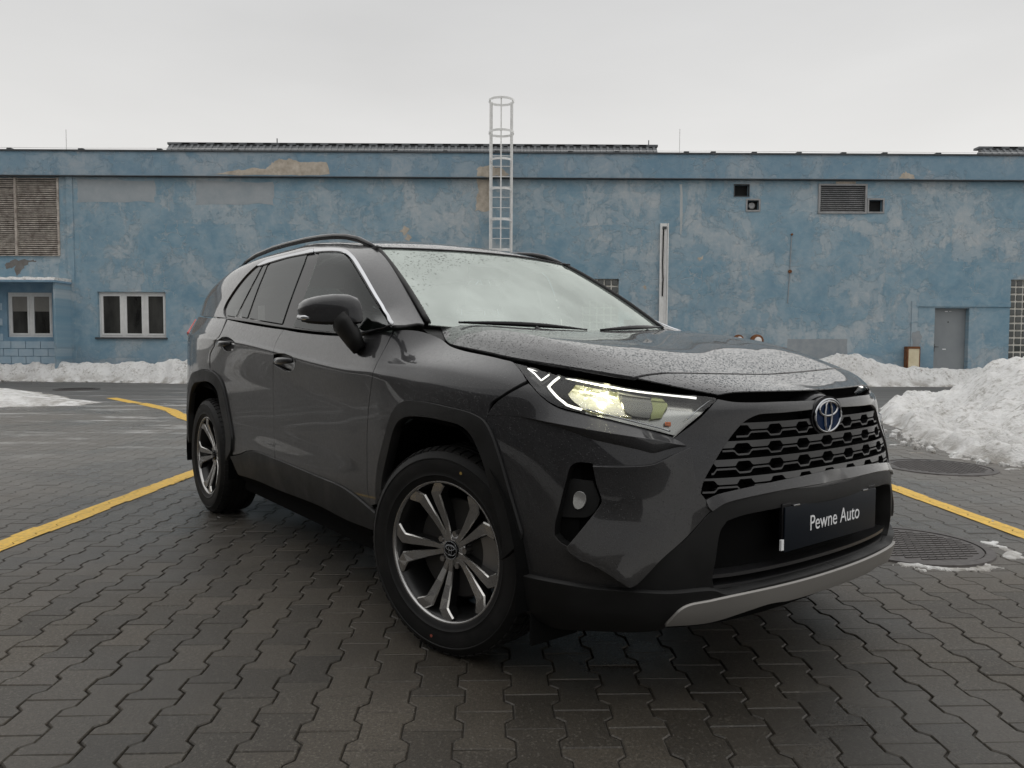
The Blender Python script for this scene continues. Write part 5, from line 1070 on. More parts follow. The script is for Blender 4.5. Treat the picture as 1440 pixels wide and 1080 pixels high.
# ---- pavement of I-shaped pavers ----
PITCH_X, PITCH_Y, PROT = .140, .200, R(2.0)
pave = bpy.data.objects.new('pavement', None); COL.objects.link(pave); at_yard(pave, 0, 0); struct(pave)
g_ = .0013; WN, WW = .0575-.0018, .0825-.0018; HL = .10-.0015
OUT = [(WW, -HL), (WW, -.064), (WN, -.040), (WN, .040), (WW, .064), (WW, HL), (-WW, HL), (-WW, .064), (-WN, .040), (-WN, -.040), (-WW, -.064), (-WW, -HL)]
def ins(P, g):
    n = len(P); o = []
    for i in range(n):
        a = np.array(P[i])-np.array(P[i-1]); b = np.array(P[(i+1) % n])-np.array(P[i]); a = a/np.hypot(*a); b = b/np.hypot(*b)
        m = np.array([-a[1], a[0]])+np.array([-b[1], b[0]]); m = m/np.hypot(*m); o.append(tuple(np.array(P[i])+m*g))
    return o
TOPP = ins(OUT, .0036)
def paver_geo():
    V = [(x, y, 0.) for x, y in TOPP]+[(x, y, -.0035) for x, y in OUT]+[(x, y, -.014) for x, y in OUT]; n = 12
    F = [tuple(range(n))]+[(i, n+i, n+(i+1) % n, (i+1) % n) for i in range(n)]+[(n+i, 2*n+i, 2*n+(i+1) % n, n+(i+1) % n) for i in range(n)]
    return V, F
PV, PF = paver_geo()
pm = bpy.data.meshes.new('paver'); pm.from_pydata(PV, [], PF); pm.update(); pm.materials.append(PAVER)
cells = []; cr_, sr_ = math.cos(PROT), math.sin(PROT); DMAX = 13.0
for i in range(-110, 90):
    for j in range(3, 70):
        x = i*PITCH_X; y = j*PITCH_Y+(PITCH_Y/2 if i % 2 else 0); X, D = x*cr_-y*sr_, x*sr_+y*cr_
        if 1.0 < D < DMAX and abs(X) < .70*D+1.9: cells.append((D, X, i, j))
cells.sort()
rnd = random.Random(3); inview = []; rest = []
for c in cells:
    D, X, i, j = c; uu = 720+FPX*X/D; vv = 485+FPX*CAMZ/D
    (inview if (-40 < uu < 1480 and vv < 1100 and len(inview) < 300 and not (560 < uu < 980 and vv < 900)) else rest).append(c)
def tilt(): return R(rnd.gauss(0, .30)), R(rnd.gauss(0, .30)), rnd.gauss(0, .0007)
for k, (D, X, i, j) in enumerate(inview):
    o = bpy.data.objects.new('paver', pm); COL.objects.link(o); o.parent = pave; a, b, dz = tilt()
    o.location = (X, D, dz); o.rotation_euler = (a, b, PROT+R(rnd.gauss(0, .25)))
V0 = np.array(PV); nV = len(V0); allV = np.zeros((len(rest)*nV, 3)); tones = np.zeros(len(rest)*nV, np.float32); AF = []
for k, (D, X, i, j) in enumerate(rest):
    a, b, dz = tilt(); M3 = np.array(Matrix.Rotation(PROT, 3, 'Z') @ Matrix.Rotation(a, 3, 'X') @ Matrix.Rotation(b, 3, 'Y'))
    allV[k*nV:(k+1)*nV] = V0@M3.T+[X, D, dz]; tones[k*nV:(k+1)*nV] = rnd.random(); o_ = k*nV; AF += [tuple(q+o_ for q in f) for f in PF]
me = bpy.data.meshes.new('paver_field'); me.from_pydata(allV.tolist(), [], AF); me.update(); me.attributes.new('tone', 'FLOAT', 'POINT').data.foreach_set('value', tones)
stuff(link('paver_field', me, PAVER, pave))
SILT = flat_noise('dark damp joint sand', (.020, .0175, .014), (.045, .040, .033), 60., .9)
stuff(MB().add([(-9, .8, -.0075), (9, .8, -.0075), (9, 6.3, -.0075), (-9, 6.3, -.0075)], [(0, 1, 2, 3)]).build('joint_sand', SILT, pave))
# dried silt fills the joints of the bays further out
stuff(MB().add([(-12, 6.3, -.0042), (12, 6.3, -.0042), (12, 13.2, -.0042), (-12, 13.2, -.0042)], [(0, 1, 2, 3)]).build('joint_silt', GROUND, pave))
# ---- painted bay lines: paint lies on each paver top, the joints stay open ----
def clip(poly, n, d):   # keep n.p <= d
    out = []
    for k in range(len(poly)):
        a, b = poly[k-1], poly[k]; da = n[0]*a[0]+n[1]*a[1]-d; db = n[0]*b[0]+n[1]*b[1]-d
        if (da <= 0) != (db <= 0): t = da/(da-db); out.append((a[0]+(b[0]-a[0])*t, a[1]+(b[1]-a[1])*t))
        if db <= 0: out.append(b)
    return out
PAINTP = ins(OUT, -.0006)
def painted(pts, wd, label):
    mb = MB(); rr = random.Random(5)
    for k in range(len(pts)-1):
        a, b = np.array(pts[k]), np.array(pts[k+1]); L = np.hypot(*(b-a)); t = (b-a)/L; n = np.array([-t[1], t[0]])
        for D, X, i, j in cells:
            q = np.array([X, D])-a
            if -.15 < q@t < L+.15 and abs(q@n) < wd/2+.12:
                P = [(X+x*cr_-y*sr_, D+x*sr_+y*cr_) for x, y in PAINTP]; e1, e2 = rr.gauss(0, .004), rr.gauss(0, .004)
                for nn, d in ((n, n@a+wd/2+e1), (-n, -(n@a)+wd/2+e2), (t, t@b), (-t, -(t@a))):
                    if len(P) > 2: P = clip(P, nn, d)
                if len(P) > 2: mb.add([(x, y, .0042) for x, y in P], [tuple(range(len(P)))])
        # beyond the pavers the paint lies on the asphalt
        if max(pts[k][1], pts[k+1][1]) > DMAX-.2:
            s0 = max(0., (DMAX-.1-a[1])/(b[1]-a[1])*L) if a[1] < DMAX-.1 else 0.
            p0 = a+t*s0; mb.add([(*(p0+n*wd/2), -.0085), (*(p0-n*wd/2), -.0085), (*(b-n*wd/2), -.0085), (*(b+n*wd/2), -.0085)], [(0, 1, 2, 3)])
    o = mb.build('painted_line', YELLOW, pave); o['label'] = label
painted([(-2.70, 1.0), (-2.545, 6.9)], .145, 'yellow bay line left of the car'); painted([(2.88, 2.6), (2.80, 8.4)], .125, 'yellow bay line right of the car')
painted([(-3.6, 9.2), (-4.60, 10.55), (-5.35, 11.75), (-6.45, 13.05), (-7.70, 14.45)], .19, 'yellow line running off behind the car')
# ---- manhole covers ----
def manhole(X, D, r_, label, rot=0., z=.006):
    t = ything('manhole_cover', label, 'manhole cover', X, D, z, 'manhole covers in the yard'); t.rotation_euler.z += rot
    n = 48; mb = MB(); v = []
    for rr, zz in ((r_+.055, -.012), (r_+.05, .002), (r_+.008, .004), (r_+.006, -.014)):
        v += [(rr*math.cos(2*math.pi*k/n), rr*math.sin(2*math.pi*k/n), zz) for k in range(n)]
    mb.add(v, [(i*n+k, i*n+(k+1) % n, (i+1)*n+(k+1) % n, (i+1)*n+k) for i in range(3) for k in range(n)]); mb.build('frame_ring', IRON, t)
    mb = MB(); mb.prism([(r_*math.cos(2*math.pi*k/n), r_*math.sin(2*math.pi*k/n)) for k in range(n)], -.014, .001, 'z'); lid = mb.build('lid', IRON, t)
    mb = MB()
    for i in range(-8, 9):
        for j in range(-8, 9):
            x, y = i*r_/8.5+(j % 2)*r_/17, j*r_/8.5
            if math.hypot(x, y) < r_*.90: mb.box(x-.017, x+.017, y-.008, y+.008, .001, .0045)
    mb.build('lid_tread', IRON, lid); return t
manhole(3.72, 6.52, .40, 'round iron manhole cover lying beyond the yellow line near the big snow heap', .3)
manhole(2.10, 3.93, .34, 'round iron manhole cover at the front corner of the car, rimmed with ice', .1)
manhole(-9.9, 17.1, .42, 'iron manhole cover far off on the road before the left snow bank', 0., -.001)
# ---- snow ----
def nz2(x, y, s=1., o=5, seed=0.):
    v = 0.; a = .5
    from mathutils import noise
    for k in range(o): v += a*noise.noise((x*s, y*s, seed+k*3.1)); s *= 2.03; a *= .52
    return v
def heap(name, label, poly, hfun, step, cat='snow', base=-.02, wob=.30, wsc=1.3):
    P = np.array(poly, float); lo = P.min(0)-.3; hi = P.max(0)+.3
    gx = np.arange(lo[0], hi[0], step); gy = np.arange(lo[1], hi[1], step); X, Y = np.meshgrid(gx, gy, indexing='ij')
    wx = np.array([[nz2(a, b, wsc, 4, 1.) for b in gy] for a in gx]); wy = np.array([[nz2(a, b, wsc, 4, 9.) for b in gy] for a in gx])
    Xw, Yw = X+wx*wob, Y+wy*wob; i = inpoly(P, Xw.ravel(), Yw.ravel()).reshape(X.shape); d = edgedist(P, Xw.ravel(), Yw.ravel()).reshape(X.shape); d = np.where(i, d, -d)
    det = np.array([[nz2(a, b, 2.6, 6, 4.) for b in gy] for a in gx]); lump = np.array([[abs(nz2(a, b, 1.0, 4, 20.)) for b in gy] for a in gx])
    Z = hfun(X, Y, d, det, lump); Z = np.where(d > 0, np.maximum(Z, .004), base)
    keep = (d > -step*1.5); idx = -np.ones(X.shape, int); V = []; F = []
    cx_, cy_ = float(P[:, 0].mean()), float(P[:, 1].mean())
    for a in range(len(gx)):
        for b in range(len(gy)):
            if keep[a, b]: idx[a, b] = len(V); V.append((X[a, b]-cx_, Y[a, b]-cy_, Z[a, b]))
    for a in range(len(gx)-1):
        for b in range(len(gy)-1):
            q = (idx[a, b], idx[a+1, b], idx[a+1, b+1], idx[a, b+1])
            if min(q) >= 0: F.append(tuple(int(k) for k in q))
    o = MB().add(V, F).build(name, SNOW, None, smooth=True); at_yard(o, cx_, cy_); tag(o, label, cat); return o
heap('snow_heap', 'big ploughed snow heap on the right edge of the yard', [(4.95, 9.9), (4.45, 8.1), (4.20, 7.1), (4.5, 6.55), (5.6, 6.15), (7.5, 6.0), (11, 6.6), (13.2, 10), (12, 14), (9, 15.2), (7.5, 14.6), (6.45, 13.0), (5.5, 11.4)],
     lambda X, Y, d, n, l: (.15*smooth01(d/.22)+.62*smooth01((d-.68)/1.1)+.20*smooth01((d-1.5)/1.6))*(1+.16*n)+(.28-.21*smooth01((d-.5)/.8))*n*smooth01(d/.25)+.36*(l-.14)*smooth01(d/.6), .055, 'snow heap')
def bank(hs):
    return lambda X, Y, d, n, l: hs(X)*smooth01(d/.62)*(1+.18*n)+.09*n*smooth01(d/.2)+.13*(l-.1)*smooth01(d/.3)
heap('snow_bank', 'long low dirty snow bank along the wall left of the car', [(-20, 20.45), (-14, 20.55), (-11.3, 20.3), (-8.2, 19.7), (-4, 19.8), (-1, 20.2), (-.6, 21.3), (-4, 21.5), (-20, 21.5)], bank(lambda X: .52+.04*np.sin(X*1.3)), .07, 'snow bank')
heap('snow_bank', 'lumpy snow bank below the grey door right of the car', [(3.5, 20.9), (6.0, 20.6), (8.0, 20.2), (10.5, 20.1), (13, 20.2), (17, 20.4), (20, 20.6), (20, 21.5), (3.5, 21.5)], bank(lambda X: .46+.36*np.exp(-((X-9.2)/1.1)**2)+.0*X), .07, 'snow bank')
heap('snow_patch', 'flat white snow patch melting on the road at the left', [(-15, 17.6), (-12.2, 17.2), (-10.3, 16.2), (-9.1, 14.9), (-8.0, 13.8), (-7.35, 13.2), (-7.2, 12.6), (-8.2, 12.1), (-9.2, 11.5), (-12, 11.2), (-16, 11.4)],
     lambda X, Y, d, n, l: (.20*smooth01(d/1.9)+.03*smooth01(d/.3))*(1+.5*n)+.02*n, .09, 'snow patch')
sl_ = MB(); rq = random.Random(11)
def sliver(X, D, L, W_, z):
    n = 12; P = []
    for k in range(n): a = 2*math.pi*k/n; q = .55+.45*rq.random(); P.append((X+L*q*math.cos(a), D+W_*q*math.sin(a)))
    m_ = [(X+(x-X)*.55, D+(y-D)*.55) for x, y in P]
    sl_.add([(x, y, z-.006) for x, y in P]+[(x, y, z+.006) for x, y in m_], [tuple(range(n, 2*n))]+[(k, (k+1) % n, n+(k+1) % n, n+k) for k in range(n)])
for X, D in ((3.1, 6.85), (4.3, 6.42), (-2.72, 7.4), (4.1, 8.0), (4.0, 7.4)): sliver(X, D, .05+.06*rq.random(), .018, .004)
def ring_ice(a0, a1, r0, r1, label):
    A_ = np.linspace(R(a0), R(a1), 10); P = [(2.10+r1*math.cos(a), 3.93+r1*math.sin(a)) for a in A_]+[(2.10+r0*math.cos(a), 3.93+r0*math.sin(a)) for a in A_[::-1]]
    o = heap('ice_rim', label, P, lambda X, Y, d, n, l: .0015+.006*smooth01(d/.04)*(1+1.5*n), .010, 'ice', -.012, .12, 7.); return o
ring_ice(-125, -60, .385, .46, 'crumbly ice strip along the near edge of the manhole cover by the car'); ring_ice(-38, 10, .44, .51, 'ragged ice strip on the right of the manhole cover by the car')
o = sl_.build('ice_scraps', SNOW, pave); stuff(o)
# ---- slush pebbles: small loose lumps ----
lb = MB()
for k in range(136):
    if k < 90: X = 4.15+.5*rq.random(); D = 6.4+3.2*rq.random()
    elif k < 130: X = -14+10*rq.random(); D = 20.0+.5*rq.random()
    else: X = -2+7*rq.random(); D = 2.2+4*rq.random()
    s_ = (.012+.03*rq.random())*(1. if k < 130 else .25); bm = bmesh.new(); bmesh.ops.create_icosphere(bm, subdivisions=1, radius=s_)
    for q in bm.verts: q.co = q.co*(1+.5*rq.random())+Vector((X, D, s_*.5)); 
    lb.bm(bm); bm.free()
stuff(lb.build('slush_lumps', SNOW, pave))

# ================= the blue hall =================
WD = 21.5
hall = ything('blue_hall', 'long blue industrial hall with peeling plaster, flat parapet and snow at its foot', 'building', 0, WD)
def part(mb, name, mat, parent=hall, **k): return mb.build(name, mat, parent, **k)
def holed(x0, x1, z0, z1, holes, y=0., depth=.22):
    xs = sorted({x0, x1, *[h[0] for h in holes], *[h[1] for h in holes]}); zs = sorted({z0, z1, *[h[2] for h in holes], *[h[3] for h in holes]}); mb = MB()
    for a, b in zip(xs, xs[1:]):
        for c, d in zip(zs, zs[1:]):
            if any(h[0]-1e-6 <= a and b <= h[1]+1e-6 and h[2]-1e-6 <= c and d <= h[3]+1e-6 for h in holes): continue
            mb.add([(a, y, c), (b, y, c), (b, y, d), (a, y, d)], [(0, 1, 2, 3)])
    for h0, h1, h2, h3 in [h[:4] for h in holes]:
        for q in (((h0, y, h2), (h0, y, h3), (h0, y+depth, h3), (h0, y+depth, h2)), ((h1, y, h2), (h1, y+depth, h2), (h1, y+depth, h3), (h1, y, h3)), ((h0, y, h3), (h1, y, h3), (h1, y+depth, h3), (h0, y+depth, h3)), ((h0, y, h2), (h0, y+depth, h2), (h1, y+depth, h2), (h1, y, h2))):
            mb.add(q, [(0, 1, 2, 3)])
    return mb
W2 = (-11.80, -9.86, 1.16, 2.50); W3 = (-8.56, -6.50, 1.16, 2.50); DOOR = (12.02, 13.00, 0., 2.16); GB1 = (1.20, 3.02, .90, 2.94); GB2 = (14.15, 15.75, .30, 2.98)
V1 = (6.25, 6.65, 5.28, 5.59); V2 = (6.62, 6.94, 4.89, 5.16); V3 = (10.05, 10.44, 4.86, 5.19); LV = (8.64, 9.96, 4.83, 5.60)
part(holed(-12.42, 19.5, 0, 5.72, [W2, W3, DOOR, GB1, GB2, V1, V2, V3, LV]), 'wall', PLASTER)
LOUV = (-15.28, -12.84, 3.52, 5.70)
part(holed(-19.5, -12.60, 0, 5.72, [LOUV], y=.02), 'wall', PLASTER)
part(MB().box(-12.60, -12.42, -.03, .3, 0, 5.72), 'pilaster', PLASTER)
part(MB().box(-19.5, 19.5, -.13, .5, 5.735, 6.40), 'fascia', FASCIA)
part(MB().box(-19.5, 19.5, -.16, .5, 5.715, 5.735), 'drip_edge', TINFLASH)
part(MB().box(-19.5, 19.5, -.17, .55, 6.40, 6.44), 'coping', TINFLASH)
part(MB().box(-19.5, 19.5, .3, 12., 5.9, 6.0), 'roof_deck', TINFLASH); part(MB().box(-19.5, 19.5, .30, .34, 0, 5.9), 'inner_wall', DARKIN)
xs = [-14.1, -12.1, -9.9, -7.75, -3.3, -1.9, -.45, 1.6, 2.9, 4.85, 5.6, 6.75, 8.0, 9.25, 10.4, 11.9]
for x in xs:   # lightning-wire blocks on the coping
    part(MB().box(x-.07, x+.07, -.15, .05, 6.44, 6.485, .015), 'wire_block', TINFLASH)
part(MB().tube([(x, -.05, 6.51+.012*((i % 2)-.5)) for i, x in enumerate([-19]+xs+[19])], .006, 5), 'lightning_wire', GALV)
for x, h in ((-12.63, .62), (4.70, .72)): part(MB().tube([(x, .1, 6.40), (x, .1, 6.44+h)], .010, 6), 'lightning_rod', GALV)
def ragged(pts, seed, amp, n=5):
    rr = random.Random(seed); o = []
    for i in range(len(pts)):
        a, b = pts[i], pts[(i+1) % len(pts)]
        for k in range(n): t = k/n; o.append((a[0]+(b[0]-a[0])*t+rr.gauss(0, amp), a[1]+(b[1]-a[1])*t+rr.gauss(0, amp)))
    return o
def patch(pts, y, name, mat, seed, amp=.025, th=.004, n=5): part(MB().prism(ragged(pts, seed, amp, n), y-th, y+.01), name, mat)
patch([(-8.42, 5.77), (-7.9, 5.88), (-7.54, 5.90), (-7.3, 5.96), (-6.94, 5.94), (-6.75, 6.10), (-6.55, 6.22), (-6.35, 6.18), (-6.25, 6.24), (-6.04, 6.15), (-5.6, 6.13), (-5.22, 6.14), (-5.13, 5.78), (-6.5, 5.76)], -.13, 'bare_patch', BARE, 1, .012, .005)
patch([(-1.0, 6.02), (-.62, 6.08), (-.30, 5.98), (-.1, 5.80), (-.3, 5.76), (-.98, 5.76)], -.13, 'bare_patch', BARE, 2, .015, .005)
patch([(-1.03, 5.70), (-.62, 5.70), (-.60, 5.2), (-.62, 4.82), (-.8, 4.80), (-1.06, 4.86), (-1.04, 5.2), (-.98, 5.45)], 0, 'bare_patch', BARE, 3, .015)
patch([(10.80, 5.76), (10.88, 5.88), (11.0, 5.95), (11.22, 5.86), (11.24, 5.76)], -.13, 'bare_patch', BARE, 4, .012, .005)
patch([(-14.42, 3.28), (-14.1, 3.38), (-13.7, 3.40), (-13.5, 3.36), (-13.85, 3.24), (-14.0, 3.0), (-14.08, 2.92), (-14.15, 3.18), (-14.35, 3.16)], .02, 'damp_stain', RUST if False else flat_noise('brown damp stain', (.13, .115, .10), (.22, .22, .22), 4.), 6, .02, .003)
patch([(7.85, 1.26), (9.55, 1.27), (9.57, .3), (7.83, .3)], 0, 'render_patch', CONC, 7, .01, .004)
for q in ((-12.3, 5.62, -10.1, 5.0), (-8.95, 5.60, -6.75, 4.95)): patch([(q[0], q[1]), (q[2], q[1]), (q[2], q[3]), (q[0], q[3])], 0, 'render_patch', flat_noise('pale render patch', (.30, .345, .375), (.39, .42, .44), 3.), 8, .02, .003)
for (x, z, s_) in ((-3.05, 4.25, .14), (-2.95, 4.05, .10), (3.75, 2.72, .07), (5.33, 3.52, .07)): patch([(x-s_, z), (x, z+s_), (x+s_*.8, z+.2*s_), (x, z-s_)], 0, 'bare_patch', BARE, int(x*10), .02, .004, 3)
patch([(4.71, 5.6), (4.78, 5.6), (4.77, 4.2), (4.73, 4.2)], 0, 'lime_run', flat_noise('pale lime run', (.42, .45, .46), (.5, .52, .52), 6.), 12, .012, .003)
# ---- windows ----
def window(h, lights, label, y=.13, sill=True, blind=(), parent=hall):
    x0, x1, z0, z1 = h; mb = MB(); fwid = .062; w0 = MB()
    mb.box(x0, x0+fwid, y-.03, y+.04, z0, z1); mb.box(x1-fwid, x1, y-.03, y+.04, z0, z1); mb.box(x0+fwid, x1-fwid, y-.03, y+.04, z0, z0+fwid); mb.box(x0+fwid, x1-fwid, y-.03, y+.04, z1-fwid, z1)
    xsn = [x0+fwid+(x1-x0-2*fwid)*q for q in lights]
    for x in xsn[1:-1]: mb.box(x-.045, x+.045, y-.028, y+.04, z0+fwid, z1-fwid)
    root = mb.build('window', PVC, parent); root['label'] = label
    for k, (a, b) in enumerate(zip(xsn, xsn[1:])):
        a2, b2 = a+(.045 if k else 0), b-(.045 if k < len(xsn)-2 else 0); s = MB(); t_ = .05; c0, c1 = z0+fwid, z1-fwid
        s.box(a2, a2+t_, y-.045, y+.0, c0, c1); s.box(b2-t_, b2, y-.045, y+.0, c0, c1); s.box(a2+t_, b2-t_, y-.045, y, c0, c0+t_); s.box(a2+t_, b2-t_, y-.045, y, c1-t_, c1); s.build('sash', PVC, root)
        MB().box(a2+t_, b2-t_, y-.018, y-.012, c0+t_, c1-t_).build('pane', PANE, root)
        if k in blind: MB().box(a2+t_+.005, b2-t_-.005, y-.022, y-.0185, c1-t_-.42, c1-t_).build('blind', BLIND, root)
    if sill: MB().box(x0-.06, x1+.04, -.06, y-.03, z0-.05, z0-.002).build('sill', TINFLASH, root)
    return root
window((W2[0], W2[1], W2[2]+.05, W2[3]-.005), (0, .345, .685, 1), 'three light white window left of the car'); window((W3[0], W3[1], W3[2]+.05, W3[3]-.005), (0, .345, .685, 1), 'white window half hidden by the car')
# ---- annex bay under the canopy at the left ----
AW = (-14.30, -13.02, 1.20, 2.46)
part(holed(-15.4, -12.60, 0, 2.70, [AW], y=-.12, depth=.2), 'annex_wall', BLUETRIM)
part(MB().box(-12.60, -12.54, -.75, -.03, 0, 2.70), 'annex_post', PLASTER); part(MB().box(-15.10, -15.02, -.75, -.12, 0, 2.70), 'annex_post', PLASTER)
bm_ = bpy.data.meshes.new('block'); mm = MB().box(-.20, .20, 0, .03, 0, .20, .006); bm_.from_pydata(mm.v, [], mm.f); bm_.update(); bm_.materials.append(BLOCKBLUE)
for r_i in range(11):
    z = .02+r_i*.215
    for k in range(-1, 8):
        x = -14.83+k*.42+(.21 if r_i % 2 else 0)
        if x-.20 < -14.95 or x+.20 > -12.61: continue
        if x+.20 > AW[0]-.06 and x-.20 < AW[1]+.06 and z+.20 > AW[2]-.08 and z < AW[3]+.1: continue
        o = bpy.data.objects.new('block', bm_); COL.objects.link(o); o.parent = hall; o.location = (x, -.148, z)
for k in range(6):   # cut blocks right of the window
    z = 1.31+k*.215
    if z < 2.45: part(MB().box(-12.93, -12.63, -.148, -.118, z, z+.20, .006), 'block', BLOCKBLUE)
window(AW, (0, .5, 1), 'two light white window under the snow topped canopy', y=-.02, blind=(0, 1))
part(MB().box(-15.2, -12.50, -.85, .02, 2.70, 2.755), 'canopy', BLUETRIM)
cs = MB()
for i in range(28):
    x0 = -15.18+i*.0955; z = 2.755; h0, h1 = [.075+.018*math.sin(q*1.7)+.01*math.sin(q*5.1) for q in (i, i+1)]
    cs.add([(x0, -.84, z), (x0+.0955, -.84, z), (x0+.0955, -.80, z+h1), (x0, -.80, z+h0), (x0+.0955, 0, z+h1*1.2), (x0, 0, z+h0*1.2)], [(0, 1, 2, 3), (3, 2, 4, 5)])
cs.add([(-12.504, -.84, 2.755), (-12.504, -.80, 2.83), (-12.504, 0, 2.84), (-12.504, 0, 2.755)], [(0, 1, 2, 3)])
tag(at_yard(cs.build('canopy_snow', SNOW, None, smooth=True), 0, WD), 'strip of fresh snow lying on the small canopy over the left window', 'snow')
# ---- big louvre ----
lv = part(MB().box(LOUV[0], LOUV[1], .16, .18, LOUV[2], LOUV[3]), 'louvre', DARKIN)
sm_ = []
for (a, b) in ((-14.03, LOUV[1]-.03), (-15.22, -14.10)):
    me = bpy.data.meshes.new('slat'); mm = MB(); L = b-a
    mm.add([(0, 0, 0), (L, 0, 0), (L, .075, .040), (0, .075, .040), (0, -.006, .022), (L, -.006, .022), (L, .069, .062), (0, .069, .062)], [(0, 1, 2, 3), (4, 7, 6, 5), (0, 4, 5, 1), (3, 2, 6, 7), (0, 3, 7, 4), (1, 5, 6, 2)])
    me.from_pydata(mm.v, [], mm.f); me.update(); me.materials.append(SLAT)

    for k in range(37):
        o = bpy.data.objects.new('slat', me); COL.objects.link(o); o.parent = lv; o.location = (a+rnd.gauss(0, .003), .03, LOUV[2]+.03+k*.0585); o.rotation_euler = (R(rnd.gauss(0, 2.5)), R(rnd.gauss(0, .12)), 0)
for x in (-14.065, LOUV[1]-.015, LOUV[0]+.03): MB().box(x-.03, x+.03, -.004, .12, LOUV[2], LOUV[3]).build('mullion', SLAT, lv)
MB().box(LOUV[0], LOUV[1], -.03, .10, LOUV[2]-.02, LOUV[2]+.0).build('sill', SLAT, lv)
# ---- small vents and grille on the right ----
vg = part(MB().box(LV[0], LV[1], .10, .12, LV[2], LV[3]), 'vent_grille', DARKIN)
mb = MB(); x0, x1, z0, z1 = LV
mb.box(x0-.03, x0+.03, -.03, .06, z0-.03, z1+.03); mb.box(x1-.03, x1+.03, -.03, .06, z0-.03, z1+.03); mb.box(x0+.03, x1-.03, -.03, .06, z0-.03, z0+.02); mb.box(x0+.03, x1-.03, -.03, .06, z1-.02, z1+.03); mb.build('vent_frame', VENTM, vg)
me = bpy.data.meshes.new('slat'); mm = MB().add([(0, 0, 0), (1.26, 0, 0), (1.26, .06, .045), (0, .06, .045), (0, 0, .008), (1.26, 0, .008), (1.26, .06, .053), (0, .06, .053)], [(0, 1, 2, 3), (4, 7, 6, 5), (0, 4, 5, 1)]); me.from_pydata(mm.v, [], mm.f); me.update(); me.materials.append(VENTM)
for k in range(13): o = bpy.data.objects.new('slat', me); COL.objects.link(o); o.parent = vg; o.location = (x0+.03, .0, z0+.03+k*.055)
part(MB().box(9.10, 9.66, -.012, .0, 5.62, 5.70), 'bare_patch', BARE)
for i, v_ in enumerate((V1, V2, V3)):
    x0, x1, z0, z1 = v_; vr = part(MB().box(x0, x1, .14, .16, z0, z1), 'vent_opening', DARKIN); mb = MB(); fm = (.02, .045, .045)[i]
    mb.box(x0-fm, x0, -.02, .05, z0-fm, z1+fm); mb.box(x1, x1+fm, -.02, .05, z0-fm, z1+fm); mb.box(x0, x1, -.02, .05, z0-fm, z0); mb.box(x0, x1, -.02, .05, z1, z1+fm); mb.build('vent_frame', (TINFLASH, VENTM, VENTM)[i], vr)
MB().lathe([(.0, .06), (.05, .06), (.09, .05), (.095, .08)], 20).build('fan', VENTM, bpy.data.objects['vent_opening.001'], smooth=True).location = (6.76, 0, 5.02)
# ---- glass block windows ----
def glass_blocks(h, label, shown):
    x0, x1, z0, z1 = h; root = part(MB().box(x0, x1, .09, .14, z0, z1), 'glass_block_window', MORTAR); root['label'] = label; n = 0
    me = bpy.data.meshes.new('glass_block'); mm = MB().box(-.080, .080, 0, .05, -.080, .080, .012); me.from_pydata(mm.v, [], mm.f); me.update(); me.materials.append(GLASSBLOCK)
    nx = int(round((x1-x0)/.2)); nz_ = int(round((z1-z0)/.2))
    for i in range(nx):
        for j in range(nz_):
            o = bpy.data.objects.new('glass_block', me); COL.objects.link(o); o.parent = root; o.location = (x0+(i+.5)*(x1-x0)/nx, .066, z0+(j+.5)*(z1-z0)/nz_); o.rotation_euler = (R(rnd.gauss(0, .8)), 0, R(rnd.gauss(0, .8)))
glass_blocks(GB1, 'dark glass block window partly behind the windscreen', 1); glass_blocks(GB2, 'tall glass block window at the right edge', 1)
# ---- steel door ----
dr = part(MB().box(DOOR[0]+.0, DOOR[1]-.0, .17, .215, 0, DOOR[3], .004), 'door', DOORM)
MB().box(DOOR[0]+.01, DOOR[0]+.05, .13, .168, 0, 2.12).build('door_frame', DOORM, dr); MB().box(DOOR[0]+.05, DOOR[1]-.01, .13, .168, 2.12, 2.155).build('door_frame', DOORM, dr)
MB().box(DOOR[0]+.07, DOOR[0]+.10, .14, .169, .92, 1.14, .004).build('lock_plate', TINFLASH, dr)
MB().tube([(DOOR[0]+.085, .165, 1.06), (DOOR[0]+.085, .115, 1.06), (DOOR[0]+.20, .11, 1.055)], .010, 8).build('handle', TINFLASH, dr, smooth=True)
MB().lathe([(.0, .160), (.015, .160), (.017, .169)], 12).build('peephole', BLACK, dr).location = (12.50, 0, 1.77)
MB().box(12.36, 12.46, .166, .1695, .98, 1.005).build('sticker', WHITE, dr); MB().box(12.40, 12.48, .166, .1695, 2.06, 2.085).build('sticker', WHITE, dr); MB().box(12.52, 12.58, .166, .1695, 2.07, 2.085).build('sticker', WHITE, dr)
part(MB().box(DOOR[0]-.1, DOOR[1]+.1, -.05, .3, 0, .05), 'door_step', CONC)
sur = MB(); sur.box(11.35, 11.52, -.03, 0, 0, 2.36); sur.box(11.52, 14.15, -.03, 0, 2.20, 2.36); part(sur, 'door_surround', PLASTER)
patch([(11.36, 1.45), (11.6, 1.50), (11.66, 1.3), (11.56, 1.0), (11.42, .98)], -.03, 'bare_patch', CONC, 31, .015, .004)
# ---- cables and conduits on the wall ----
part(MB().tube([(7.89, -.012, 4.21), (7.87, -.012, 3.6), (7.86, -.014, 3.17), (7.84, -.012, 2.7), (7.82, -.012, 2.28)], .013, 6), 'conduit', CONC)
for x, z, r_ in ((7.89, 4.21, .03), (7.86, 3.17, .05)): part(MB().lathe([(0, -.05), (r_, -.045), (r_, 0)], 12), 'junction_cap', RUST).location = (x, 0, z)
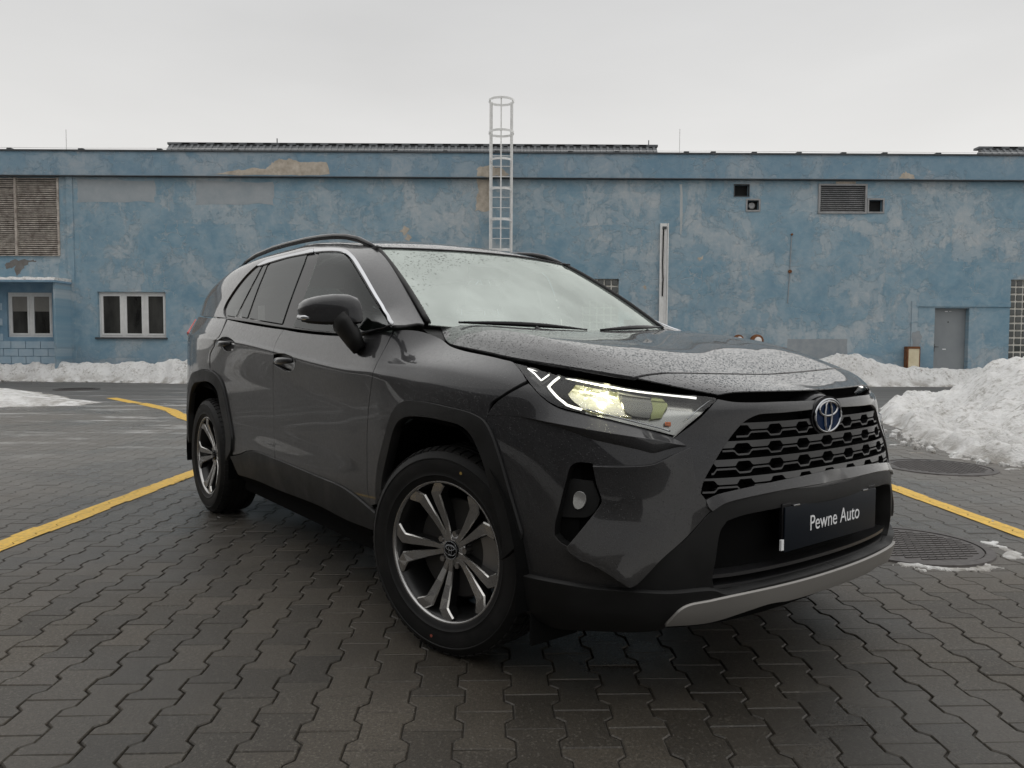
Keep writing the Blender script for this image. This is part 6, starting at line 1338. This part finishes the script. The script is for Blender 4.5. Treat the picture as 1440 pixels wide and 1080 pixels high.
# ================= fixtures that stand by the wall =================
lad = ything('caged_ladder', 'white steel ladder with round safety cage rising above the parapet', 'ladder', -.33, WD-.22)
for s in (-1, 1):
    MB().box(s*.265-.022, s*.265+.022, -.010, .010, 1.2, 7.78).build('rail', GALV, lad)
me = bpy.data.meshes.new('rung'); mm = MB().tube([(-.245, 0, 0), (.245, 0, 0)], .013, 8); me.from_pydata(mm.v, [], mm.f); me.update(); me.materials.append(GALV)
for k in range(18): o = bpy.data.objects.new('rung', me); COL.objects.link(o); o.parent = lad; o.location = (0, 0, 1.46+k*.285)
def hoop(z, full, rad):
    mb = MB(); a0, a1 = (0, 360) if full else (-215, 35); n = 40; V = []; Fq = []
    for k in range(n+1):
        a = R(a0+(a1-a0)*k/n) 
        for dr_ in (-.004, .004):
            for dz in (-.03, .03): V.append(((rad+dr_)*math.cos(a), -.21+(rad+dr_)*math.sin(a), z+dz))
    for k in range(n): q = 4*k; Fq += [(q, q+1, q+5, q+4), (q+2, q+6, q+7, q+3), (q+1, q+3, q+7, q+5), (q, q+4, q+6, q+2)]
    mb.add(V, Fq).build('hoop', GALV, lad)
for i, z in enumerate((7.74, 6.88, 6.12, 5.32, 4.48, 3.65, 2.80)): hoop(z, i < 2, .345 if i < 2 else .315)
for a in (-90, -160, -20, -215+8, 35-8):
    rad = .325; x, y = rad*math.cos(R(a)), -.21+rad*math.sin(R(a)); MB().box(x-.018, x+.018, y-.005, y+.005, 2.78, 7.76).build('cage_bar', GALV, lad)
for z in (2.0, 4.2, 5.5):
    for s in (-1, 1): MB().box(s*.265-.015, s*.265+.015, .010, .215, z-.015, z+.015).build('bracket', GALV, lad)
post = ything('cable_trough', 'tall white upright cable trough with a black cable, fixed to the blue wall', 'cable trough', 4.28, WD-.03)
mb = MB(); mb.box(-.12, .12, -.0, .028, 0, 4.50); mb.build('back_plate', GALV, post)
for x in (-.105, .105): MB().box(x-.015, x+.015, -.05, -.001, 0, 4.50).build('flange', GALV, post)
MB().tube([(-.02, -.02, 4.36), (-.03, -.03, 4.0), (-.035, -.03, 3.4), (-.02, -.03, 2.9), (-.03, -.025, 2.45)], .017, 8).build('cable', BLACK, post, smooth=True)
MB().box(-.05, .06, -.045, -.002, 4.34, 4.41, .005).build('clamp', TINFLASH, post); MB().box(.02, .085, -.012, -.001, .0, 4.3).build('inner_strip', PVC, post)
MB().tube([(-.12, -.01, 2.35), (-.20, -.01, 2.15), (-.22, -.005, 2.0)], .006, 5).build('stray_wire', CONC, post)
bx = ything('utility_box', 'small cream box with rusted edges standing in the snow against the wall', 'box', 11.35, WD-.10)
MB().box(-.165, .165, -.10, .08, .2, 1.05, .008).build('box_body', CREAM, bx)
mb = MB(); mb.box(-.180, -.150, -.108, .085, .2, 1.06); mb.box(.158, .180, -.108, .085, .2, 1.06); mb.box(-.150, .158, -.108, .085, 1.00, 1.065); mb.build('rusted_rim', RUST, bx)
for k, (X, lb_) in enumerate(((6.36, 'smaller rusty round valve cap with a white front beyond the bonnet'), (6.88, 'larger rusty round valve cap with a white front beyond the bonnet'))):
    t = ything('valve_cap', lb_, 'valve cap', X, WD-.25, 0, 'rusty valve caps by the wall'); r_ = (.14, .18)[k]; zc_ = 1.235-.03*k
    m1 = MB().lathe([(0, -.16), (r_*.55, -.155), (r_*.60, -.14)], 24).build('white_face', PVC, t, smooth=True); m1.location = (0, 0, zc_)
    m2 = MB().lathe([(r_*.60, -.15), (r_*.95, -.11), (r_, -.02), (r_*.9, .1), (0, .12)], 24).build('rust_bowl', RUST, t, smooth=True); m2.location = (0, 0, zc_)
    MB().tube([(0, .05, 0), (0, .05, zc_-r_*.8)], .045, 10).build('stand_pipe', RUST, t, smooth=True)
# ---- far roofs behind the parapet ----
def far_roof(x0, x1, label, y0=7., z0=8.0, z1=8.60, cut=.14):
    t = ything('shed_roof', label, 'roof', (x0+x1)/2, WD+y0); hw = (x1-x0)/2; n = int((x1-x0)/.25); V = []; Fq = []
    for i in range(n+1):
        x = -hw+2*hw*i/n; dz = 0
        for k, (off, h) in enumerate(((0, 0), (.08, 0), (.10, .045), (.19, .045), (.21, 0))):
            if i == n and k > 0: break
            xx = x+off; V += [(xx, 0, z0+h), (max(min(xx, hw-cut*.0), -hw), 0.6, z1+h)]
    m_ = len(V)//2
    for i in range(m_-1): Fq.append((2*i, 2*i+2, 2*i+3, 2*i+1))
    MB().add(V, Fq).build('sheet_roof', ROOFM, t); MB().box(-hw-.05, hw+.05, 0.55, 0.9, z1+.0, z1+.08).build('ridge_cap', ROOFM, t)
    MB().box(-hw, hw, 0.1, 1.1, 4.5, z0+.0).build('shed_wall', TINFLASH, t); MB().add([(-hw, 0, z0), (-hw, 0.6, z1), (-hw, 1.2, z0), (hw, 0, z0), (hw, 0.6, z1), (hw, 1.2, z0)], [(0, 1, 2), (3, 4, 5)]).build('gable', TINFLASH, t)
    mb = MB()
    for k in range(int(2*hw/.62)): x = -hw+.5+k*.62; mb.box(x, x+.30, 0.54, 0.549, z1+.015, z1+.06)
    mb.build('ridge_vent', BLACK, t)
    for fx_ in (.22, .985): MB().tube([(-hw+2*hw*fx_, 0.7, z1), (-hw+2*hw*fx_, 0.7, z1+.28)], .02, 6).build('roof_pin', TINFLASH, t)
far_roof(-13.1, 5.45, 'long grey profiled metal shed roof rising behind the blue parapet', z0=8.0, z1=8.60); far_roof(17.75, 32., 'grey profiled metal roof at the right edge behind the parapet', z0=8.0, z1=8.60)
# ---- what stands behind the photographer unseen; the building is sized to darken the car's reflections ----
hd = thing('unseen_building', 'unseen dark building behind the photographer, sized to darken the car reflections', 'building', (-1.0, -16., 0), 0.)
BRK = flat_noise('dark brick', (.030, .024, .020), (.055, .045, .038), 3.)
MB().box(-52, 26, -6, 0, 0, 8.2).build('wall', BRK, hd); MB().box(-52.3, 26.3, -6.3, .3, 8.2, 8.45).build('roof', TINFLASH, hd)
for k in range(12): MB().box(-23+k*4, -20.8+k*4, 0, .05, 1.2, 3.2).build('window', PANE, hd)

def to_yard(x, y_): d = Vector((x-CAMX, y_-CAMY, 0)); return (d.dot(RH), d.dot(FH))
heap('snow_bank', 'snow bank ploughed against the unseen dark building behind the photographer', [to_yard(*q) for q in ((-48, -15.8), (-48, -13.6), (-30, -13.0), (-20, -13.4), (-8, -13.1), (6, -13.5), (14, -14.0), (14, -15.8))], bank(lambda X: .75+0*X), .28, 'snow bank')
